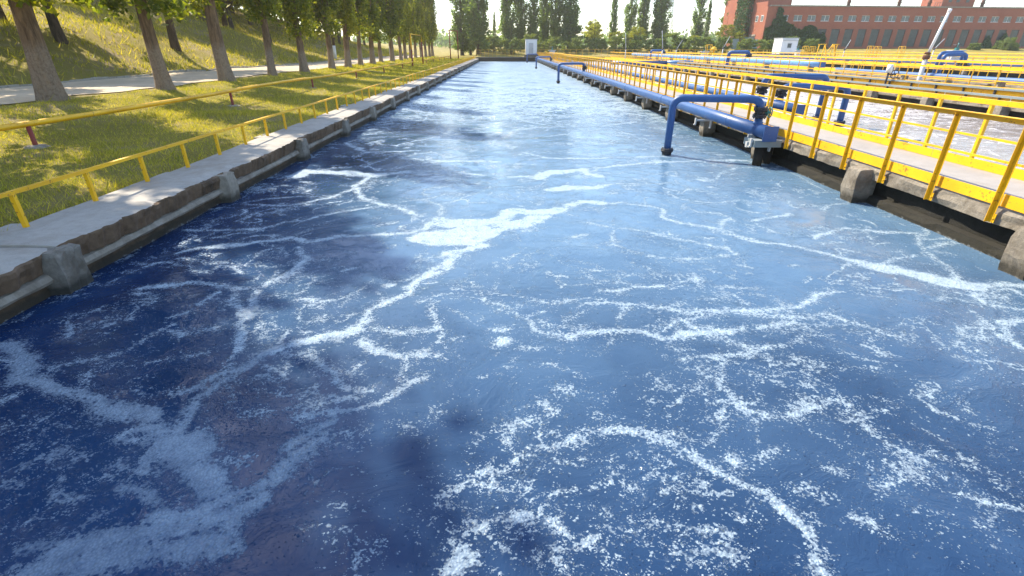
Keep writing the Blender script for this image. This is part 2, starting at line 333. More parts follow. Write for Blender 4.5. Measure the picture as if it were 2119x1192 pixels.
# ---- foam strands on the first tank: (half width, x0,y0,x1,y1,...) in metres
FOAM = [
(0.055,0.6,[-1.54,3.93,-1.8,3.87,-2.03,3.72,-2.13,3.47,-2.27,3.34,-2.39,3.21,-2.53,3.09]),
(0.045,0.6,[-2.19,3.31,-2.24,3.17,-2.31,3.01,-2.3,2.85,-2.28,2.69,-2.33,2.66,-2.46,2.73,-2.55,2.73]),
(0.085,0.6,[-4.52,3.86,-4.25,3.72,-4.01,3.47,-3.88,3.27]),
(0.073,0.6,[-3.88,3.27,-3.62,3.17,-3.37,3.08,-3.14,3.0,-2.89,2.89,-2.72,2.85,-2.55,2.83]),
(0.016,0.9,[-3.74,3.34,-3.77,3.42,-3.62,3.52,-3.46,3.63]),
(0.021,0.9,[-3.32,3.18,-3.4,3.35,-3.42,3.56,-3.33,3.71,-3.28,3.9,-3.28,4.01,-3.2,4.16]),
(0.027,0.9,[-3.76,4.32,-3.78,4.49,-3.77,4.71,-4.0,4.9]),
(0.034,0.9,[-2.92,4.77,-2.71,4.44,-2.54,4.31,-2.51,4.06,-2.42,3.88,-2.32,3.72,-2.32,3.54,-2.3,3.45]),
(0.055,0.6,[-2.71,4.93,-2.59,4.55,-2.53,4.27]),
(0.013,0.9,[-2.1,3.27,-1.99,3.35,-1.75,3.35]),
(0.015,0.9,[-2.14,3.21,-1.98,2.99,-1.92,2.91,-1.7,2.93,-1.6,2.96,-1.42,2.98]),
(0.124,0.6,[-2.26,2.57,-2.03,2.53]),
(0.038,0.6,[-2.31,2.47,-2.2,2.35]),
(0.105,0.6,[-1.96,2.42,-1.74,2.28]),
(0.019,0.9,[-1.93,2.46,-1.72,2.46,-1.63,2.39]),
(0.034,0.9,[-2.65,2.62,-2.61,2.68]),
(0.036,0.9,[-2.52,2.6,-2.48,2.6]),
(0.036,0.9,[-4.32,3.6,-4.2,3.55]),
(0.022,0.9,[-3.81,3.03,-3.78,3.07]),
(0.015,0.9,[-3.36,2.78,-3.34,2.83]),
(0.017,0.9,[-3.57,2.76,-3.56,2.83]),
(0.029,0.9,[-1.75,3.63,-1.54,3.49,-1.38,3.39]),
(0.014,0.9,[-1.88,3.69,-1.79,3.49]),
(0.014,0.9,[-2.48,2.28,-2.43,2.38]),
(0.016,0.9,[-2.7,3.11,-2.58,3.09,-2.6,3.15]),
(0.015,0.9,[-2.81,3.02,-2.72,3.03]),
(0.021,0.9,[-3.0,3.53,-2.91,3.58]),
(0.02,0.9,[-3.28,4.28,-3.13,4.41]),
(0.021,0.9,[-2.89,4.03,-2.75,4.09]),
(0.041,0.9,[-3.13,4.01,-3.0,3.98]),
(0.022,0.9,[-2.93,3.14,-2.85,3.11]),
(0.024,0.9,[-4.23,4.17,-4.03,3.96,-4.39,4.33]),
(0.019,0.9,[-2.81,3.63,-2.63,3.7]),
(0.115,0.56,[-2.12,2.58,-2.14,2.54]),
(0.091,0.56,[-1.8,2.28,-1.58,2.14,-1.72,2.04,-1.87,1.99,-2.0,1.97]),
(0.103,0.56,[-1.46,2.1,-1.59,1.96,-1.75,1.92]),
(0.069,0.56,[-1.42,2.56,-1.38,2.67,-1.25,2.8]),
(0.07,0.56,[-1.42,2.34,-1.32,2.48,-1.26,2.63]),
(0.064,0.56,[-1.51,2.19,-1.38,2.32]),
(0.037,0.85,[-1.47,2.85,-1.28,2.89,-1.11,2.92,-0.95,2.97,-0.85,3.09,-0.79,3.23,-0.67,3.3]),
(0.031,0.85,[-1.73,3.64,-1.57,3.49,-1.39,3.39,-1.26,3.2,-1.06,3.13]),
(0.038,0.85,[-1.3,3.87,-1.12,3.73,-0.94,3.65,-0.83,3.65,-0.68,3.71]),
(0.029,0.85,[-0.83,3.65,-0.83,3.48,-0.86,3.34]),
(0.056,0.85,[-0.74,3.63,-0.63,3.62]),
(0.033,0.56,[-0.35,2.1,-0.37,2.06]),
(0.015,0.85,[-0.3,2.19,-0.23,2.24,-0.15,2.29]),
(0.023,0.85,[-0.28,1.92,-0.13,1.93]),
(0.018,0.85,[-2.22,2.65,-2.07,2.71]),
(0.013,0.85,[-1.42,3.12,-1.37,3.06]),
(0.014,0.85,[-0.62,2.76,-0.7,2.74]),
(0.013,0.85,[-1.16,2.7,-1.02,2.69]),
(0.069,1,[-4.21,5.96,-4.03,6.13,-3.72,6.3,-3.2,6.42,-2.94,6.54,-2.68,6.38,-2.33,6.6,-1.9,6.69,-1.45,6.79,-1.19,6.93]),
(0.056,1,[-2.71,6.17,-2.53,5.78,-2.54,5.47,-2.62,5.2,-2.73,5.03,-2.92,4.99,-3.18,5.08,-3.55,5.08,-4.01,5.0]),
(0.046,1,[-2.74,4.95,-2.62,4.56,-2.54,4.35,-2.55,4.16,-2.43,3.95,-2.31,3.68]),
(0.033,1,[-2.92,4.83,-2.76,4.49,-2.59,4.35]),
(0.031,1,[-3.1,4.87,-3.11,4.57]),
(0.038,1,[-4.36,5.55,-4.29,5.7,-3.93,5.59,-3.75,5.44,-3.56,5.44]),
(0.032,1,[-3.53,5.39,-3.47,5.63,-3.28,5.58,-3.1,5.43]),
(0.02,1,[-2.86,5.2,-2.9,5.43,-2.83,5.53,-2.55,5.67]),
(0.038,1,[-2.99,5.63,-2.88,5.55]),
(0.014,1,[-2.47,5.31,-2.24,5.28,-2.14,5.06,-2.22,4.82,-2.5,4.74]),
(0.114,1,[-1.19,6.93,-1.06,7.38,-0.67,7.3,-0.34,7.29]),
(0.259,1,[-1.07,6.58,-0.73,6.58,-0.32,6.77]),
(0.122,1,[-0.78,5.97,-0.58,6.08,-0.3,6.25]),
(0.081,1,[-0.66,5.75,-0.72,5.55,-0.89,5.4,-1.0,5.09,-1.03,4.84]),
(0.067,1,[-1.03,4.84,-1.25,4.69,-1.41,4.51,-1.43,4.34,-1.37,4.18,-1.49,4.03,-1.68,3.91,-1.87,3.83,-2.02,3.68]),
(0.022,1,[-1.03,5.29,-1.24,5.18,-1.3,5.05]),
(0.068,1,[-1.27,5.09,-1.23,5.07]),
(0.026,1,[-0.9,4.65,-0.8,4.72,-0.71,4.39,-0.62,4.2,-0.66,4.07,-0.8,4.02,-1.03,4.03,-1.27,4.07]),
(0.03,1,[-1.33,3.94,-1.17,3.77,-0.96,3.66,-0.77,3.66]),
(0.257,1,[-4.31,10.34,-4.27,10.79,-3.53,10.63,-2.78,10.39,-2.64,10.39]),
(0.103,1,[-2.66,10.46,-1.81,10.68,-1.1,10.59,-0.45,10.28]),
(0.07,1,[-2.73,10.17,-2.91,9.51,-2.58,8.7,-2.24,8.39,-1.78,7.99,-1.34,7.59]),
(0.035,1,[-1.84,8.33,-1.42,8.47,-1.06,8.84,-0.77,8.87]),
(0.032,1,[-1.35,8.42,-1.05,7.98,-1.03,7.54]),
(0.049,1,[-2.88,9.27,-3.11,8.65,-3.51,8.26,-3.83,8.16,-4.5,8.32]),
(0.047,1,[-2.17,8.05,-2.67,7.74,-2.97,7.57,-3.09,7.33,-3.38,7.26,-3.52,6.96,-3.94,6.93,-4.67,6.94]),
(0.035,1,[-3.55,8.93,-3.9,9.4,-4.29,9.53,-4.58,9.12]),
(0.033,1,[-3.21,8.71,-3.55,8.77,-4.19,8.57,-4.49,8.42]),
(0.018,1,[-4.42,7.05,-4.45,7.43,-4.19,7.67,-3.71,7.75]),
(0.038,1,[-3.66,7.75,-3.5,7.62]),
(0.055,1,[-2.34,10.92,-2.1,11.42,-1.67,11.77,-0.5,11.75]),
(0.023,1,[-4.11,6.56,-3.76,6.75,-3.47,6.89]),
(0.022,1,[-3.73,6.46,-3.48,6.65,-3.13,6.68]),
(0.016,1,[-2.77,7.17,-2.57,7.4]),
(0.017,1,[-2.95,6.74,-2.81,6.95]),
(0.039,1,[-1.92,5.42,-1.81,5.51]),
(0.031,1,[-1.81,4.28,-1.78,4.34]),
(0.013,1,[-1.73,4.58,-1.69,4.7,-1.6,5.01,-1.53,5.18]),
(0.051,1,[-2.09,4.66,-1.99,4.66]),
(0.029,1,[-1.87,4.03,-1.81,4.03]),
(0.027,1,[-4.12,5.8,-3.61,5.69,-3.41,5.68]),
(0.149,1,[-1.06,7.15,-0.57,7.14,-0.08,7.29,0.1,7.88,0.34,7.78,0.71,7.78,0.95,7.86]),
(0.165,1,[-0.87,6.58,-0.52,6.44,-0.13,6.84,0.32,7.28,0.56,7.52]),
(0.099,1,[-0.75,6.02,-0.59,5.91]),
(0.236,1,[0.63,10.13,0.93,10.56,1.28,10.56,1.67,10.86,1.81,10.4,1.95,10.25]),
(0.209,1,[0.93,9.1,1.3,9.33,1.67,9.32,1.88,9.44]),
(0.158,1,[1.08,8.05,1.31,8.33,1.58,8.23]),
(0.05,1,[1.58,8.23,2.0,8.27,2.44,8.03,2.58,7.84,2.5,7.49,2.63,7.17,2.96,7.05,3.13,6.86,3.41,7.32,3.55,7.4]),
(0.048,1,[3.01,8.02,3.19,7.74,3.52,7.65,3.56,7.31]),
(0.041,1,[1.23,7.19,1.59,6.92,2.04,6.81,2.31,6.5,2.61,6.4,2.77,6.21,2.94,6.09,3.03,5.91]),
(0.034,1,[1.54,6.75,1.42,6.23,1.59,6.05,1.83,5.82,2.18,5.73,2.45,5.7,2.78,5.81,3.04,5.83]),
(0.046,1,[3.22,6.79,3.43,6.45,3.64,6.26]),
(0.012,1,[0.84,5.7,1.05,5.57,1.21,5.37,1.29,5.19]),
(0.015,1,[0.92,5.38,1.09,5.14,1.32,5.08,1.43,4.99]),
(0.038,1,[1.02,4.87,1.18,4.85,1.39,4.97,1.62,4.96,1.85,5.0,1.97,5.09,2.25,5.08]),
(0.026,1,[0.32,4.67,0.49,4.63,0.8,4.68,1.03,4.69]),
(0.034,1,[-0.22,4.64,-0.1,4.63,0.01,4.45,0.13,4.32,0.24,4.22,0.27,4.06,0.44,3.97,0.54,3.88]),
(0.013,1,[0.18,4.35,0.35,4.41,0.49,4.45]),
(0.059,1,[0.54,3.91,0.7,3.96,1.01,3.99,1.32,4.01,1.44,3.9,1.6,3.92,1.83,3.92,2.14,3.94,2.29,4.0]),
(0.022,1,[0.41,4.13,0.56,4.07,0.76,4.08]),
(0.018,1,[0.59,4.18,0.64,4.31,0.76,4.37]),
(0.041,1,[0.81,4.51,1.03,4.58,1.2,4.54,1.43,4.58,1.62,4.5,1.83,4.39,2.15,4.35,2.71,4.38]),
(0.021,1,[1.25,4.51,1.11,4.33,1.08,4.11,1.11,4.02]),
(0.026,1,[1.41,4.04,1.59,4.13,1.83,4.23,1.96,4.29,2.28,4.28,2.65,4.25]),
(0.023,1,[2.31,4.91,2.44,4.91,2.36,4.67,2.31,4.64]),
(0.023,1,[2.42,4.87,2.46,4.71,2.52,4.52]),
(0.024,1,[2.34,4.93,2.64,4.91,2.85,4.91]),
(0.027,1,[2.12,3.67,2.35,3.64]),
(0.014,1,[1.7,5.46,1.82,5.22]),
(0.085,1,[-1.63,11.68,-0.88,11.76,-0.12,11.66]),
(0.065,1,[0.06,10.13,0.64,10.27]),
(0.079,1,[1.98,11.02,2.64,11.26,3.26,11.52,4.86,11.77,6.3,11.65]),
(0.051,1,[1.92,9.51,2.58,9.5,3.25,9.61]),
(0.037,1,[2.99,8.95,3.06,8.51,3.28,8.31,4.0,8.34,4.49,8.19]),
(0.033,1,[4.3,9.93,4.63,10.58,5.25,11.06,5.92,10.88]),
(0.03,1,[-0.13,4.04,-0.03,4.06]),
(0.063,1,[-0.06,3.86,-0.03,3.86]),
(0.022,1,[0.15,3.78,0.26,3.72]),
(0.035,1,[-0.71,4.36,-0.63,4.2,-0.59,4.01,-0.61,3.81,-0.43,3.87]),
(0.015,1,[-0.15,4.83,-0.12,5.16]),
(0.021,1,[-0.51,5.15,-0.39,5.06]),
(0.042,1,[3.81,7.31,4.24,7.47]),
(0.029,1,[3.81,7.08,3.9,6.78]),
(0.033,1,[-0.45,9.0,-0.4,9.11]),
(0.016,1,[1.96,6.47,1.99,6.41]),
(0.015,1,[2.35,6.21,2.49,6.03]),
(0.038,1,[1.03,6.62,1.1,6.65]),
(0.072,1,[3.18,6.66,3.4,6.42,3.66,6.26,3.93,6.13,4.15,5.95,4.33,5.73,4.5,5.52]),
(0.134,1,[4.5,5.52,4.69,5.37,4.88,5.23,5.02,5.05,5.19,4.91]),
(0.097,1,[5.19,4.91,5.5,4.95,5.8,4.91]),
(0.041,1,[5.12,4.83,4.96,4.49,5.1,4.42,5.26,4.34]),
(0.033,1,[5.17,5.0,5.36,5.46,5.44,5.82,5.63,6.23,6.17,6.82,6.43,7.36,6.44,7.79,6.26,8.12,5.93,8.27,5.48,8.08,5.16,7.72]),
(0.04,1,[4.63,5.62,4.93,5.7,5.3,5.83]),
(0.043,1,[5.85,6.35,6.13,6.41,6.35,6.35,5.66,6.11]),
(0.049,1,[4.32,6.44,4.64,6.7,5.05,6.88,5.43,6.73,5.74,6.65,5.9,6.62]),
(0.028,1,[5.27,6.84,5.09,6.43]),
(0.028,1,[4.3,6.25,4.63,6.28]),
(0.014,1,[5.21,7.54,5.37,7.29]),
(0.023,1,[4.56,4.61,4.76,4.64,4.81,4.49]),
(0.054,1,[4.78,4.15,5.1,4.18]),
(0.029,1,[4.75,4.12,4.65,3.91]),
(0.058,1,[4.59,3.88,4.61,3.66]),
(0.039,1,[1.87,4.43,2.14,4.35,2.47,4.35,2.83,4.41,3.16,4.55,3.46,4.78,3.66,4.81]),
(0.03,1,[2.04,4.29,2.29,4.32,2.76,4.28,2.94,4.21,3.25,4.27,3.31,4.11,3.48,4.01,3.61,3.87,3.7,3.78]),
(0.04,1,[2.45,4.03,2.62,4.12,2.79,4.18]),
(0.03,1,[2.82,4.09,2.88,4.02,2.71,3.88,2.65,3.74,2.45,3.66,2.18,3.64,2.09,3.57,1.56,3.57]),
(0.036,1,[1.68,3.95,1.82,3.92,2.14,3.94,2.31,4.0]),
(0.013,1,[2.58,4.79,2.74,4.75,2.91,4.5]),
(0.014,1,[3.82,4.77,3.87,4.69]),
(0.014,1,[4.03,4.16,4.14,4.04]),
(0.011,1,[4.49,4.35,4.51,4.22]),
(0.04,1,[3.86,7.31,4.27,7.47,4.61,7.64]),
(0.023,1,[3.81,7.16,3.84,6.71,4.02,6.64]),
(0.033,1,[4.92,8.29,4.83,7.9,5.21,7.99]),
(0.029,1,[6.15,10.49,6.06,9.78,5.92,9.03]),
(0.021,1,[6.45,10.8,6.72,10.33,6.58,9.51,6.28,8.68]),
(0.038,1,[5.21,4.75,5.55,4.83,5.54,4.63]),
(0.025,1,[4.25,3.86,4.37,3.88]),
(0.032,1,[1.87,3.59,1.79,3.35,1.72,3.17,1.71,2.95,1.79,2.84,1.88,2.79,2.03,2.8,2.23,2.89,2.45,2.98,2.51,3.0]),
(0.023,1,[1.53,2.92,1.68,2.92]),
(0.017,1,[2.22,3.44,2.39,3.43,2.53,3.38,2.55,3.29,2.52,3.14,2.51,3.0,2.54,2.89,2.58,2.76,2.56,2.63,2.58,2.52,2.63,2.46]),
(0.032,1,[2.52,3.48,2.66,3.41]),
(0.012,1,[2.61,2.41,2.69,2.37]),
(0.011,1,[2.76,2.37,2.85,2.34]),
(0.01,1,[2.92,2.31,2.97,2.26]),
(0.011,1,[1.82,2.75,1.76,2.62]),
(0.014,1,[2.14,2.68,2.23,2.62,2.24,2.54]),
(0.043,1,[1.18,2.43,1.26,2.36,1.33,2.27,1.4,2.19,1.47,2.14,1.52,2.08,1.56,1.99,1.57,1.91,1.61,1.84]),
(0.016,1,[1.08,2.15,1.19,2.1,1.28,2.08]),
(0.055,1,[1.46,2.36,1.49,2.35]),
(0.023,1,[1.63,2.38,1.74,2.44]),
(0.021,1,[1.7,2.12,1.79,2.11,1.93,2.07]),
(0.02,1,[2.02,2.31,2.11,2.24]),
(0.02,1,[2.25,2.08,2.39,2.09]),
(0.014,1,[2.41,2.17,2.47,2.15]),
(0.026,1,[1.95,1.94,2.04,1.88]),
(0.013,1,[1.7,1.96,1.74,1.92]),
(0.016,1,[2.63,1.89,2.64,1.84,2.81,1.91]),
(0.028,1,[1.56,3.58,1.84,3.59,2.15,3.58,2.3,3.65,2.61,3.72,2.71,3.84]),
(0.017,1,[1.61,3.4,1.57,3.26,1.43,3.12]),
(0.029,1,[1.53,3.07,1.55,3.06]),
(0.007,1,[1.5,2.69,1.46,2.61,1.33,2.53]),
(0.023,1,[3.85,3.53,3.99,3.43]),
(0.019,1,[4.1,3.43,4.29,3.38]),
(0.018,1,[2.8,3.38,2.95,3.4,3.1,3.35]),
(0.013,1,[2.68,2.85,2.79,2.86]),
(0.017,1,[1.1,1.97,1.13,1.94]),
(0.021,1,[1.28,1.92,1.32,1.91]),
(0.013,1,[1.37,2.0,1.5,2.03]),
(0.01,1,[3.03,2.19,3.02,2.15]),
(0.011,1,[2.35,2.29,2.37,2.24]),
(0.009,1,[2.42,1.96,2.5,1.94]),
(0.027,1,[-0.42,2.06,-0.36,2.15,-0.24,2.23,-0.14,2.3,-0.01,2.35,0.05,2.42,0.21,2.51,0.39,2.55,0.55,2.64,0.75,2.67,0.91,2.65,1.01,2.59,1.12,2.49,1.22,2.39,1.34,2.28,1.4,2.19,1.46,2.13]),
(0.022,1,[0.94,2.67,1.08,2.6,1.2,2.54]),
(0.021,1,[1.23,2.43,1.31,2.33]),
(0.017,1,[0.09,2.13,0.15,2.08,0.25,2.09,0.4,2.13,0.53,2.18,0.6,2.19,0.67,2.18]),
(0.015,1,[0.63,2.24,0.76,2.32]),
(0.016,1,[0.71,2.15,0.78,2.14]),
(0.031,1,[-0.0,1.94,0.1,1.94,0.17,1.95,0.26,1.9,0.32,1.83,0.4,1.77,0.48,1.74,0.52,1.66]),
(0.021,1,[0.2,1.77,0.24,1.72,0.29,1.65]),
(0.018,1,[0.19,1.77,0.31,1.78]),
(0.019,1,[-0.3,1.93,-0.24,1.91,-0.12,1.93]),
(0.025,1,[-0.35,1.88,-0.34,1.88]),
(0.052,1,[-0.27,1.81,-0.25,1.75,-0.29,1.7,-0.18,1.7]),
(0.013,1,[-0.12,1.69,-0.05,1.64]),
(0.013,1,[0.44,1.99,0.56,1.95]),
(0.015,1,[0.74,1.92,0.88,1.9,0.99,1.87,1.11,1.81,1.2,1.79]),
(0.013,1,[0.72,1.95,0.67,1.89,0.54,1.85]),
(0.01,1,[1.06,2.26,1.11,2.14,1.21,2.09,1.27,2.07]),
(0.017,1,[0.94,1.66,1.01,1.7,1.13,1.72,1.23,1.69]),
(0.015,1,[-0.07,1.8,0.0,1.79]),
(0.014,1,[0.15,1.7,0.17,1.7]),
(0.012,1,[0.65,2.84,0.68,2.71]),
(0.009,1,[0.66,2.84,0.75,2.78]),
(0.017,1,[0.02,2.63,0.01,2.54]),
(0.018,1,[0.13,2.77,0.26,2.81]),
(0.026,1,[0.32,2.97,0.37,2.92]),
(0.03,1,[0.47,3.13,0.5,3.08]),
(0.034,1,[0.53,3.07,0.55,3.07]),
(0.009,1,[0.16,2.94,0.26,2.98]),
(0.012,1,[-0.06,2.22,-0.02,2.17]),
(0.013,1,[0.09,2.21,0.12,2.17]),
(0.021,1,[0.05,2.7,0.08,2.71]),
(0.008,1,[-0.09,1.95,-0.03,1.96]),
(0.016,1,[0.32,2.35,0.4,2.34,0.48,2.4]),
(0.01,1,[0.64,2.39,0.65,2.34]),
(0.017,1,[1.1,1.97,1.15,1.98]),
(0.018,1,[0.75,2.41,0.87,2.4]),
(0.065,1,[-2.66,14.4,-2.23,15.02,-1.58,16.05,-0.73,16.22,0.14,16.4,0.63,17.19]),
(0.072,1,[-0.38,13.79,-0.15,15.32,0.14,16.4,1.06,17.19,3.23,17.37,4.73,18.48]),
(0.086,1,[-0.13,13.79,0.31,13.51]),
(0.078,1,[0.47,12.75,0.98,12.05,1.85,12.04,4.05,12.23]),
(0.088,1,[-2.24,19.6,-0.88,19.85,0.18,20.69,0.81,18.54,1.41,17.83]),
(0.062,1,[-0.21,23.36,0.25,21.3]),
(0.036,1,[3.63,16.94,3.95,15.26,4.31,14.01]),
(0.069,1,[1.22,15.3,1.8,15.64,2.53,15.28]),
(0.099,1,[-4.33,14.14,-3.49,12.81,-2.24,13.03]),
(0.031,1,[-3.15,11.11,-2.75,12.33,-2.52,13.04]),
(0.057,1,[-1.95,12.32,-1.76,11.88,-0.12,11.65]),
(0.052,1,[-3.15,15.37,-4.16,15.05,-4.43,14.14]),
(0.043,1,[-2.9,17.24,-3.82,16.46,-4.44,15.73]),
(0.124,1,[-3.48,24.18,-1.45,23.76,-0.21,23.36]),
(0.12,1,[-2.64,27.8,-0.78,30.01,1.15,26.74]),
(0.101,1,[-4.2,32.68,-2.14,35.75,0.28,32.62,2.75,35.68]),
(0.037,1,[1.61,1.84,1.6,1.74,1.57,1.61]),
(0.088,0.44,[-2.37,1.78,-2.08,1.82,-1.8,1.9,-1.52,2.01]),
(0.081,0.44,[-2.41,1.68,-2.05,1.7,-1.72,1.75,-1.5,1.83]),
(0.081,0.44,[-2.21,2.53,-2.02,2.41,-1.8,2.25,-1.66,2.15]),
(0.047,0.44,[-2.28,2.22,-2.09,2.09,-1.97,2.01]),
(0.027,0.6,[-2.68,2.13,-2.6,2.1,-2.53,2.11]),
(0.015,0.6,[-2.73,1.91,-2.66,1.98,-2.63,2.06,-2.73,2.24]),
(0.025,0.44,[-2.61,1.77,-2.55,1.81,-2.49,1.84]),
(0.023,0.6,[-2.49,2.42,-2.38,2.39,-2.44,2.3,-2.47,2.27]),
(0.019,0.6,[-2.81,2.47,-2.8,2.39,-2.81,2.34]),
(0.033,0.6,[-2.43,2.57,-2.56,2.58,-2.65,2.59]),
(0.016,0.6,[-2.56,1.7,-2.45,1.66]),
]
# ------------------------------------------------------------------ water materials
def water_mat(name, deep, foam_c, main=True):
    k = NT(name); v = k.co('Object')
    at = k.new('ShaderNodeAttribute', attribute_name='foam'); f = at.outputs['Fac']
    # warped coordinates for everything that drifts with the current
    wa = k.new('ShaderNodeTexNoise', _Scale=0.55, _Detail=3.0); k.lk(v, wa.inputs['Vector'])
    wb = k.new('ShaderNodeTexNoise', _Scale=3.2, _Detail=4.0); k.lk(v, wb.inputs['Vector'])
    def vm(op, a, b):
        m = k.new('ShaderNodeVectorMath', operation=op); k.lk(a, m.inputs[0])
        if hasattr(b, 'node'): k.lk(b, m.inputs[1])
        else: m.inputs[1].default_value = b
        return m.outputs[0]
    off = vm('MULTIPLY', vm('SUBTRACT', wa.outputs['Color'], (0.5,0.5,0.5)), (2.6,2.6,0))
    off2 = vm('MULTIPLY', vm('SUBTRACT', wb.outputs['Color'], (0.5,0.5,0.5)), (0.42,0.42,0))
    w = vm('ADD', vm('ADD', v, off), off2)
    n1 = k.noise(v, 7.0, 5, 0.6)
    # fine natural web of thin strands, broken up
    def web(scale, width, gate_scale, lo, hi, vec=w):
        vo = k.new('ShaderNodeTexVoronoi', feature='DISTANCE_TO_EDGE', _Scale=scale); k.lk(vec, vo.inputs['Vector'])
        d = k.math('DIVIDE', vo.outputs['Distance'], scale)
        g = k.maprange(k.noise(v, gate_scale, 3, 0.6), lo, hi, -0.13, width)
        return k.math('SUBTRACT', g, d)
    web1 = web(0.85, 0.028 if main else 0.05, 0.8, 0.36, 0.60)
    web2 = k.math('MAXIMUM', web(2.1, 0.016 if main else 0.05, 1.1, 0.40, 0.62), web(4.3, 0.010 if main else 0.02, 1.4, 0.42, 0.62, vm('ADD', v, off)))
    # far-off streaks that lie across the current
    sep = k.new('ShaderNodeSeparateXYZ'); k.lk(v, sep.inputs[0])
    farf = k.maprange(sep.outputs['Y'], 6.0, 24.0)
    ws = k.new('ShaderNodeMapping'); ws.inputs['Scale'].default_value = (0.55, 0.85, 1); k.lk(w, ws.inputs['Vector'])
    st = k.noise(ws.outputs[0], 1.25, 6, 0.62, 0.8)
    ridge = k.math('ABSOLUTE', k.math('SUBTRACT', st, 0.5))
    st2 = k.noise(ws.outputs[0], 2.6, 5, 0.6, 1.0)
    ridge = k.math('MINIMUM', ridge, k.math('ADD', k.math('ABSOLUTE', k.math('SUBTRACT', st2, 0.47)), 0.012))
    midf = k.math('MULTIPLY', k.maprange(sep.outputs['Y'], 3.5, 8.0), k.maprange(k.noise(v, 0.9, 3), 0.36, 0.60))
    web4 = k.math('SUBTRACT', k.math('SUBTRACT', 0.016, ridge), k.math('MULTIPLY', k.math('SUBTRACT', 1.0, midf), 0.2))
    web3 = k.math('SUBTRACT', k.math('MULTIPLY', k.math('SUBTRACT', 0.052, ridge), k.math('MULTIPLY', farf, 3.6)), k.math('MULTIPLY', k.math('SUBTRACT', 1.0, farf), 0.25))
    more = k.maprange(sep.outputs['Y'], 4.5, 13.0, 0.0, 0.034)
    web1 = k.math('ADD', web1, more); web2 = k.math('ADD', web2, k.math('MULTIPLY', more, 0.5))
    f0 = k.math('MAXIMUM', f, k.math('MAXIMUM', web1, k.math('MAXIMUM', web2, k.math('MAXIMUM', web3, web4))))
    # every bubble cluster joins or leaves the strand as a whole, so edges are grainy
    vb = k.new('ShaderNodeTexVoronoi', _Scale=62.0); k.lk(v, vb.inputs['Vector'])
    vb2 = k.new('ShaderNodeTexVoronoi', _Scale=24.0); k.lk(v, vb2.inputs['Vector'])
    sc1 = k.new('ShaderNodeSeparateColor'); k.lk(vb.outputs['Color'], sc1.inputs[0])
    sc2 = k.new('ShaderNodeSeparateColor'); k.lk(vb2.outputs['Color'], sc2.inputs[0])
    n3 = k.noise(v, 26, 4, 0.7)
    fe = k.math('ADD', f0, k.math('MULTIPLY', k.math('SUBTRACT', n1, 0.50), 0.095))
    fe = k.math('ADD', fe, k.math('MULTIPLY', k.math('SUBTRACT', n3, 0.51), 0.075))
    amp = k.math('MULTIPLY', k.maprange(f0, 0.02, 0.12), k.maprange(sep.outputs['Y'], 3.5, 9.0, 0.25, 0.75))
    fe = k.math('ADD', fe, k.math('MULTIPLY', k.math('SUBTRACT', k.noise(v, 3.4, 6, 0.7), 0.53), amp))
    fg = k.math('ADD', fe, k.math('MULTIPLY', k.math('SUBTRACT', sc1.outputs[0], 0.5), 0.05))
    fg = k.math('ADD', fg, k.math('MULTIPLY', k.math('SUBTRACT', sc2.outputs[0], 0.5), 0.03))
    strand = k.math('MULTIPLY', k.maprange(fg, -0.004, 0.004), k.maprange(fg, 0.0, 0.035, 0.55, 1.0))
    # specks and bubble rafts, thick near the strands, drawn out by the flow
    vs = k.new('ShaderNodeMapping'); vs.inputs['Scale'].default_value = (1.0, 1.35, 1); vs.inputs['Rotation'].default_value = (0, 0, 0.3); k.lk(vm('ADD', v, vm('MULTIPLY', off2, (0.25, 0.25, 0))), vs.inputs['Vector'])
    dens = k.math('ADD', k.maprange(k.noise(v, 0.7, 4, 0.6), 0.38, 0.70, -0.02, 0.42), k.maprange(f, -0.25, 0.0, 0.0, 0.26))
    def specks(scale, rad, mul):
        vo = k.new('ShaderNodeTexVoronoi', _Scale=scale); k.lk(vs.outputs[0], vo.inputs['Vector'])
        sp = k.new('ShaderNodeSeparateColor'); k.lk(vo.outputs['Color'], sp.inputs[0])
        on = k.math('LESS_THAN', sp.outputs[0], k.math('MULTIPLY', dens, mul))
        rr = k.math('MULTIPLY', sp.outputs[1], rad)
        return k.math('MULTIPLY', on, k.maprange(k.math('SUBTRACT', rr, vo.outputs['Distance']), -0.02, 0.10))
    dens = k.math('MULTIPLY', dens, k.maprange(k.noise(v, 3.4, 4, 0.65), 0.38, 0.62, 0.15, 1.6))
    s1 = specks(19, 0.50, 0.16); s2 = specks(46, 0.66, 0.70); s3 = specks(95, 0.85, 1.25)
    blot = k.maprange(k.math('ADD', k.noise(vs.outputs[0], 5.5, 6, 0.72), k.math('MULTIPLY', dens, 0.26)), 0.765, 0.785)
    mask = k.math('MAXIMUM', strand, k.math('MAXIMUM', blot, k.math('MAXIMUM', s1, k.math('MAXIMUM', s2, s3))))
    # foam is thin in places: the web of bubbles lets the water through
    thick = k.maprange(fe, 0.0, 0.06, 0.72, 1.0)
    cell = k.maprange(vb.outputs['Distance'], 0.25, 0.8, 1.0, 0.68)
    hole = k.maprange(k.math('ADD', n3, k.math('MULTIPLY', fe, 1.2)), 0.36, 0.44, 0.2, 1.0)
    vl = k.new('ShaderNodeTexVoronoi', _Scale=13.0); k.lk(vs.outputs[0], vl.inputs['Vector'])
    lace = k.maprange(k.math('ADD', vl.outputs['Distance'], k.math('MULTIPLY', fe, 3.0)), 0.22, 0.34, 0.12, 1.0)
    lace2 = k.maprange(k.math('ADD', vb2.outputs['Distance'], k.math('MULTIPLY', fe, 4.0)), 0.20, 0.32, 0.25, 1.0)
    shade_cut = k.new('ShaderNodeAttribute', attribute_name='foam_shade')  # shade over the lower-left foam, put in as reduced opacity
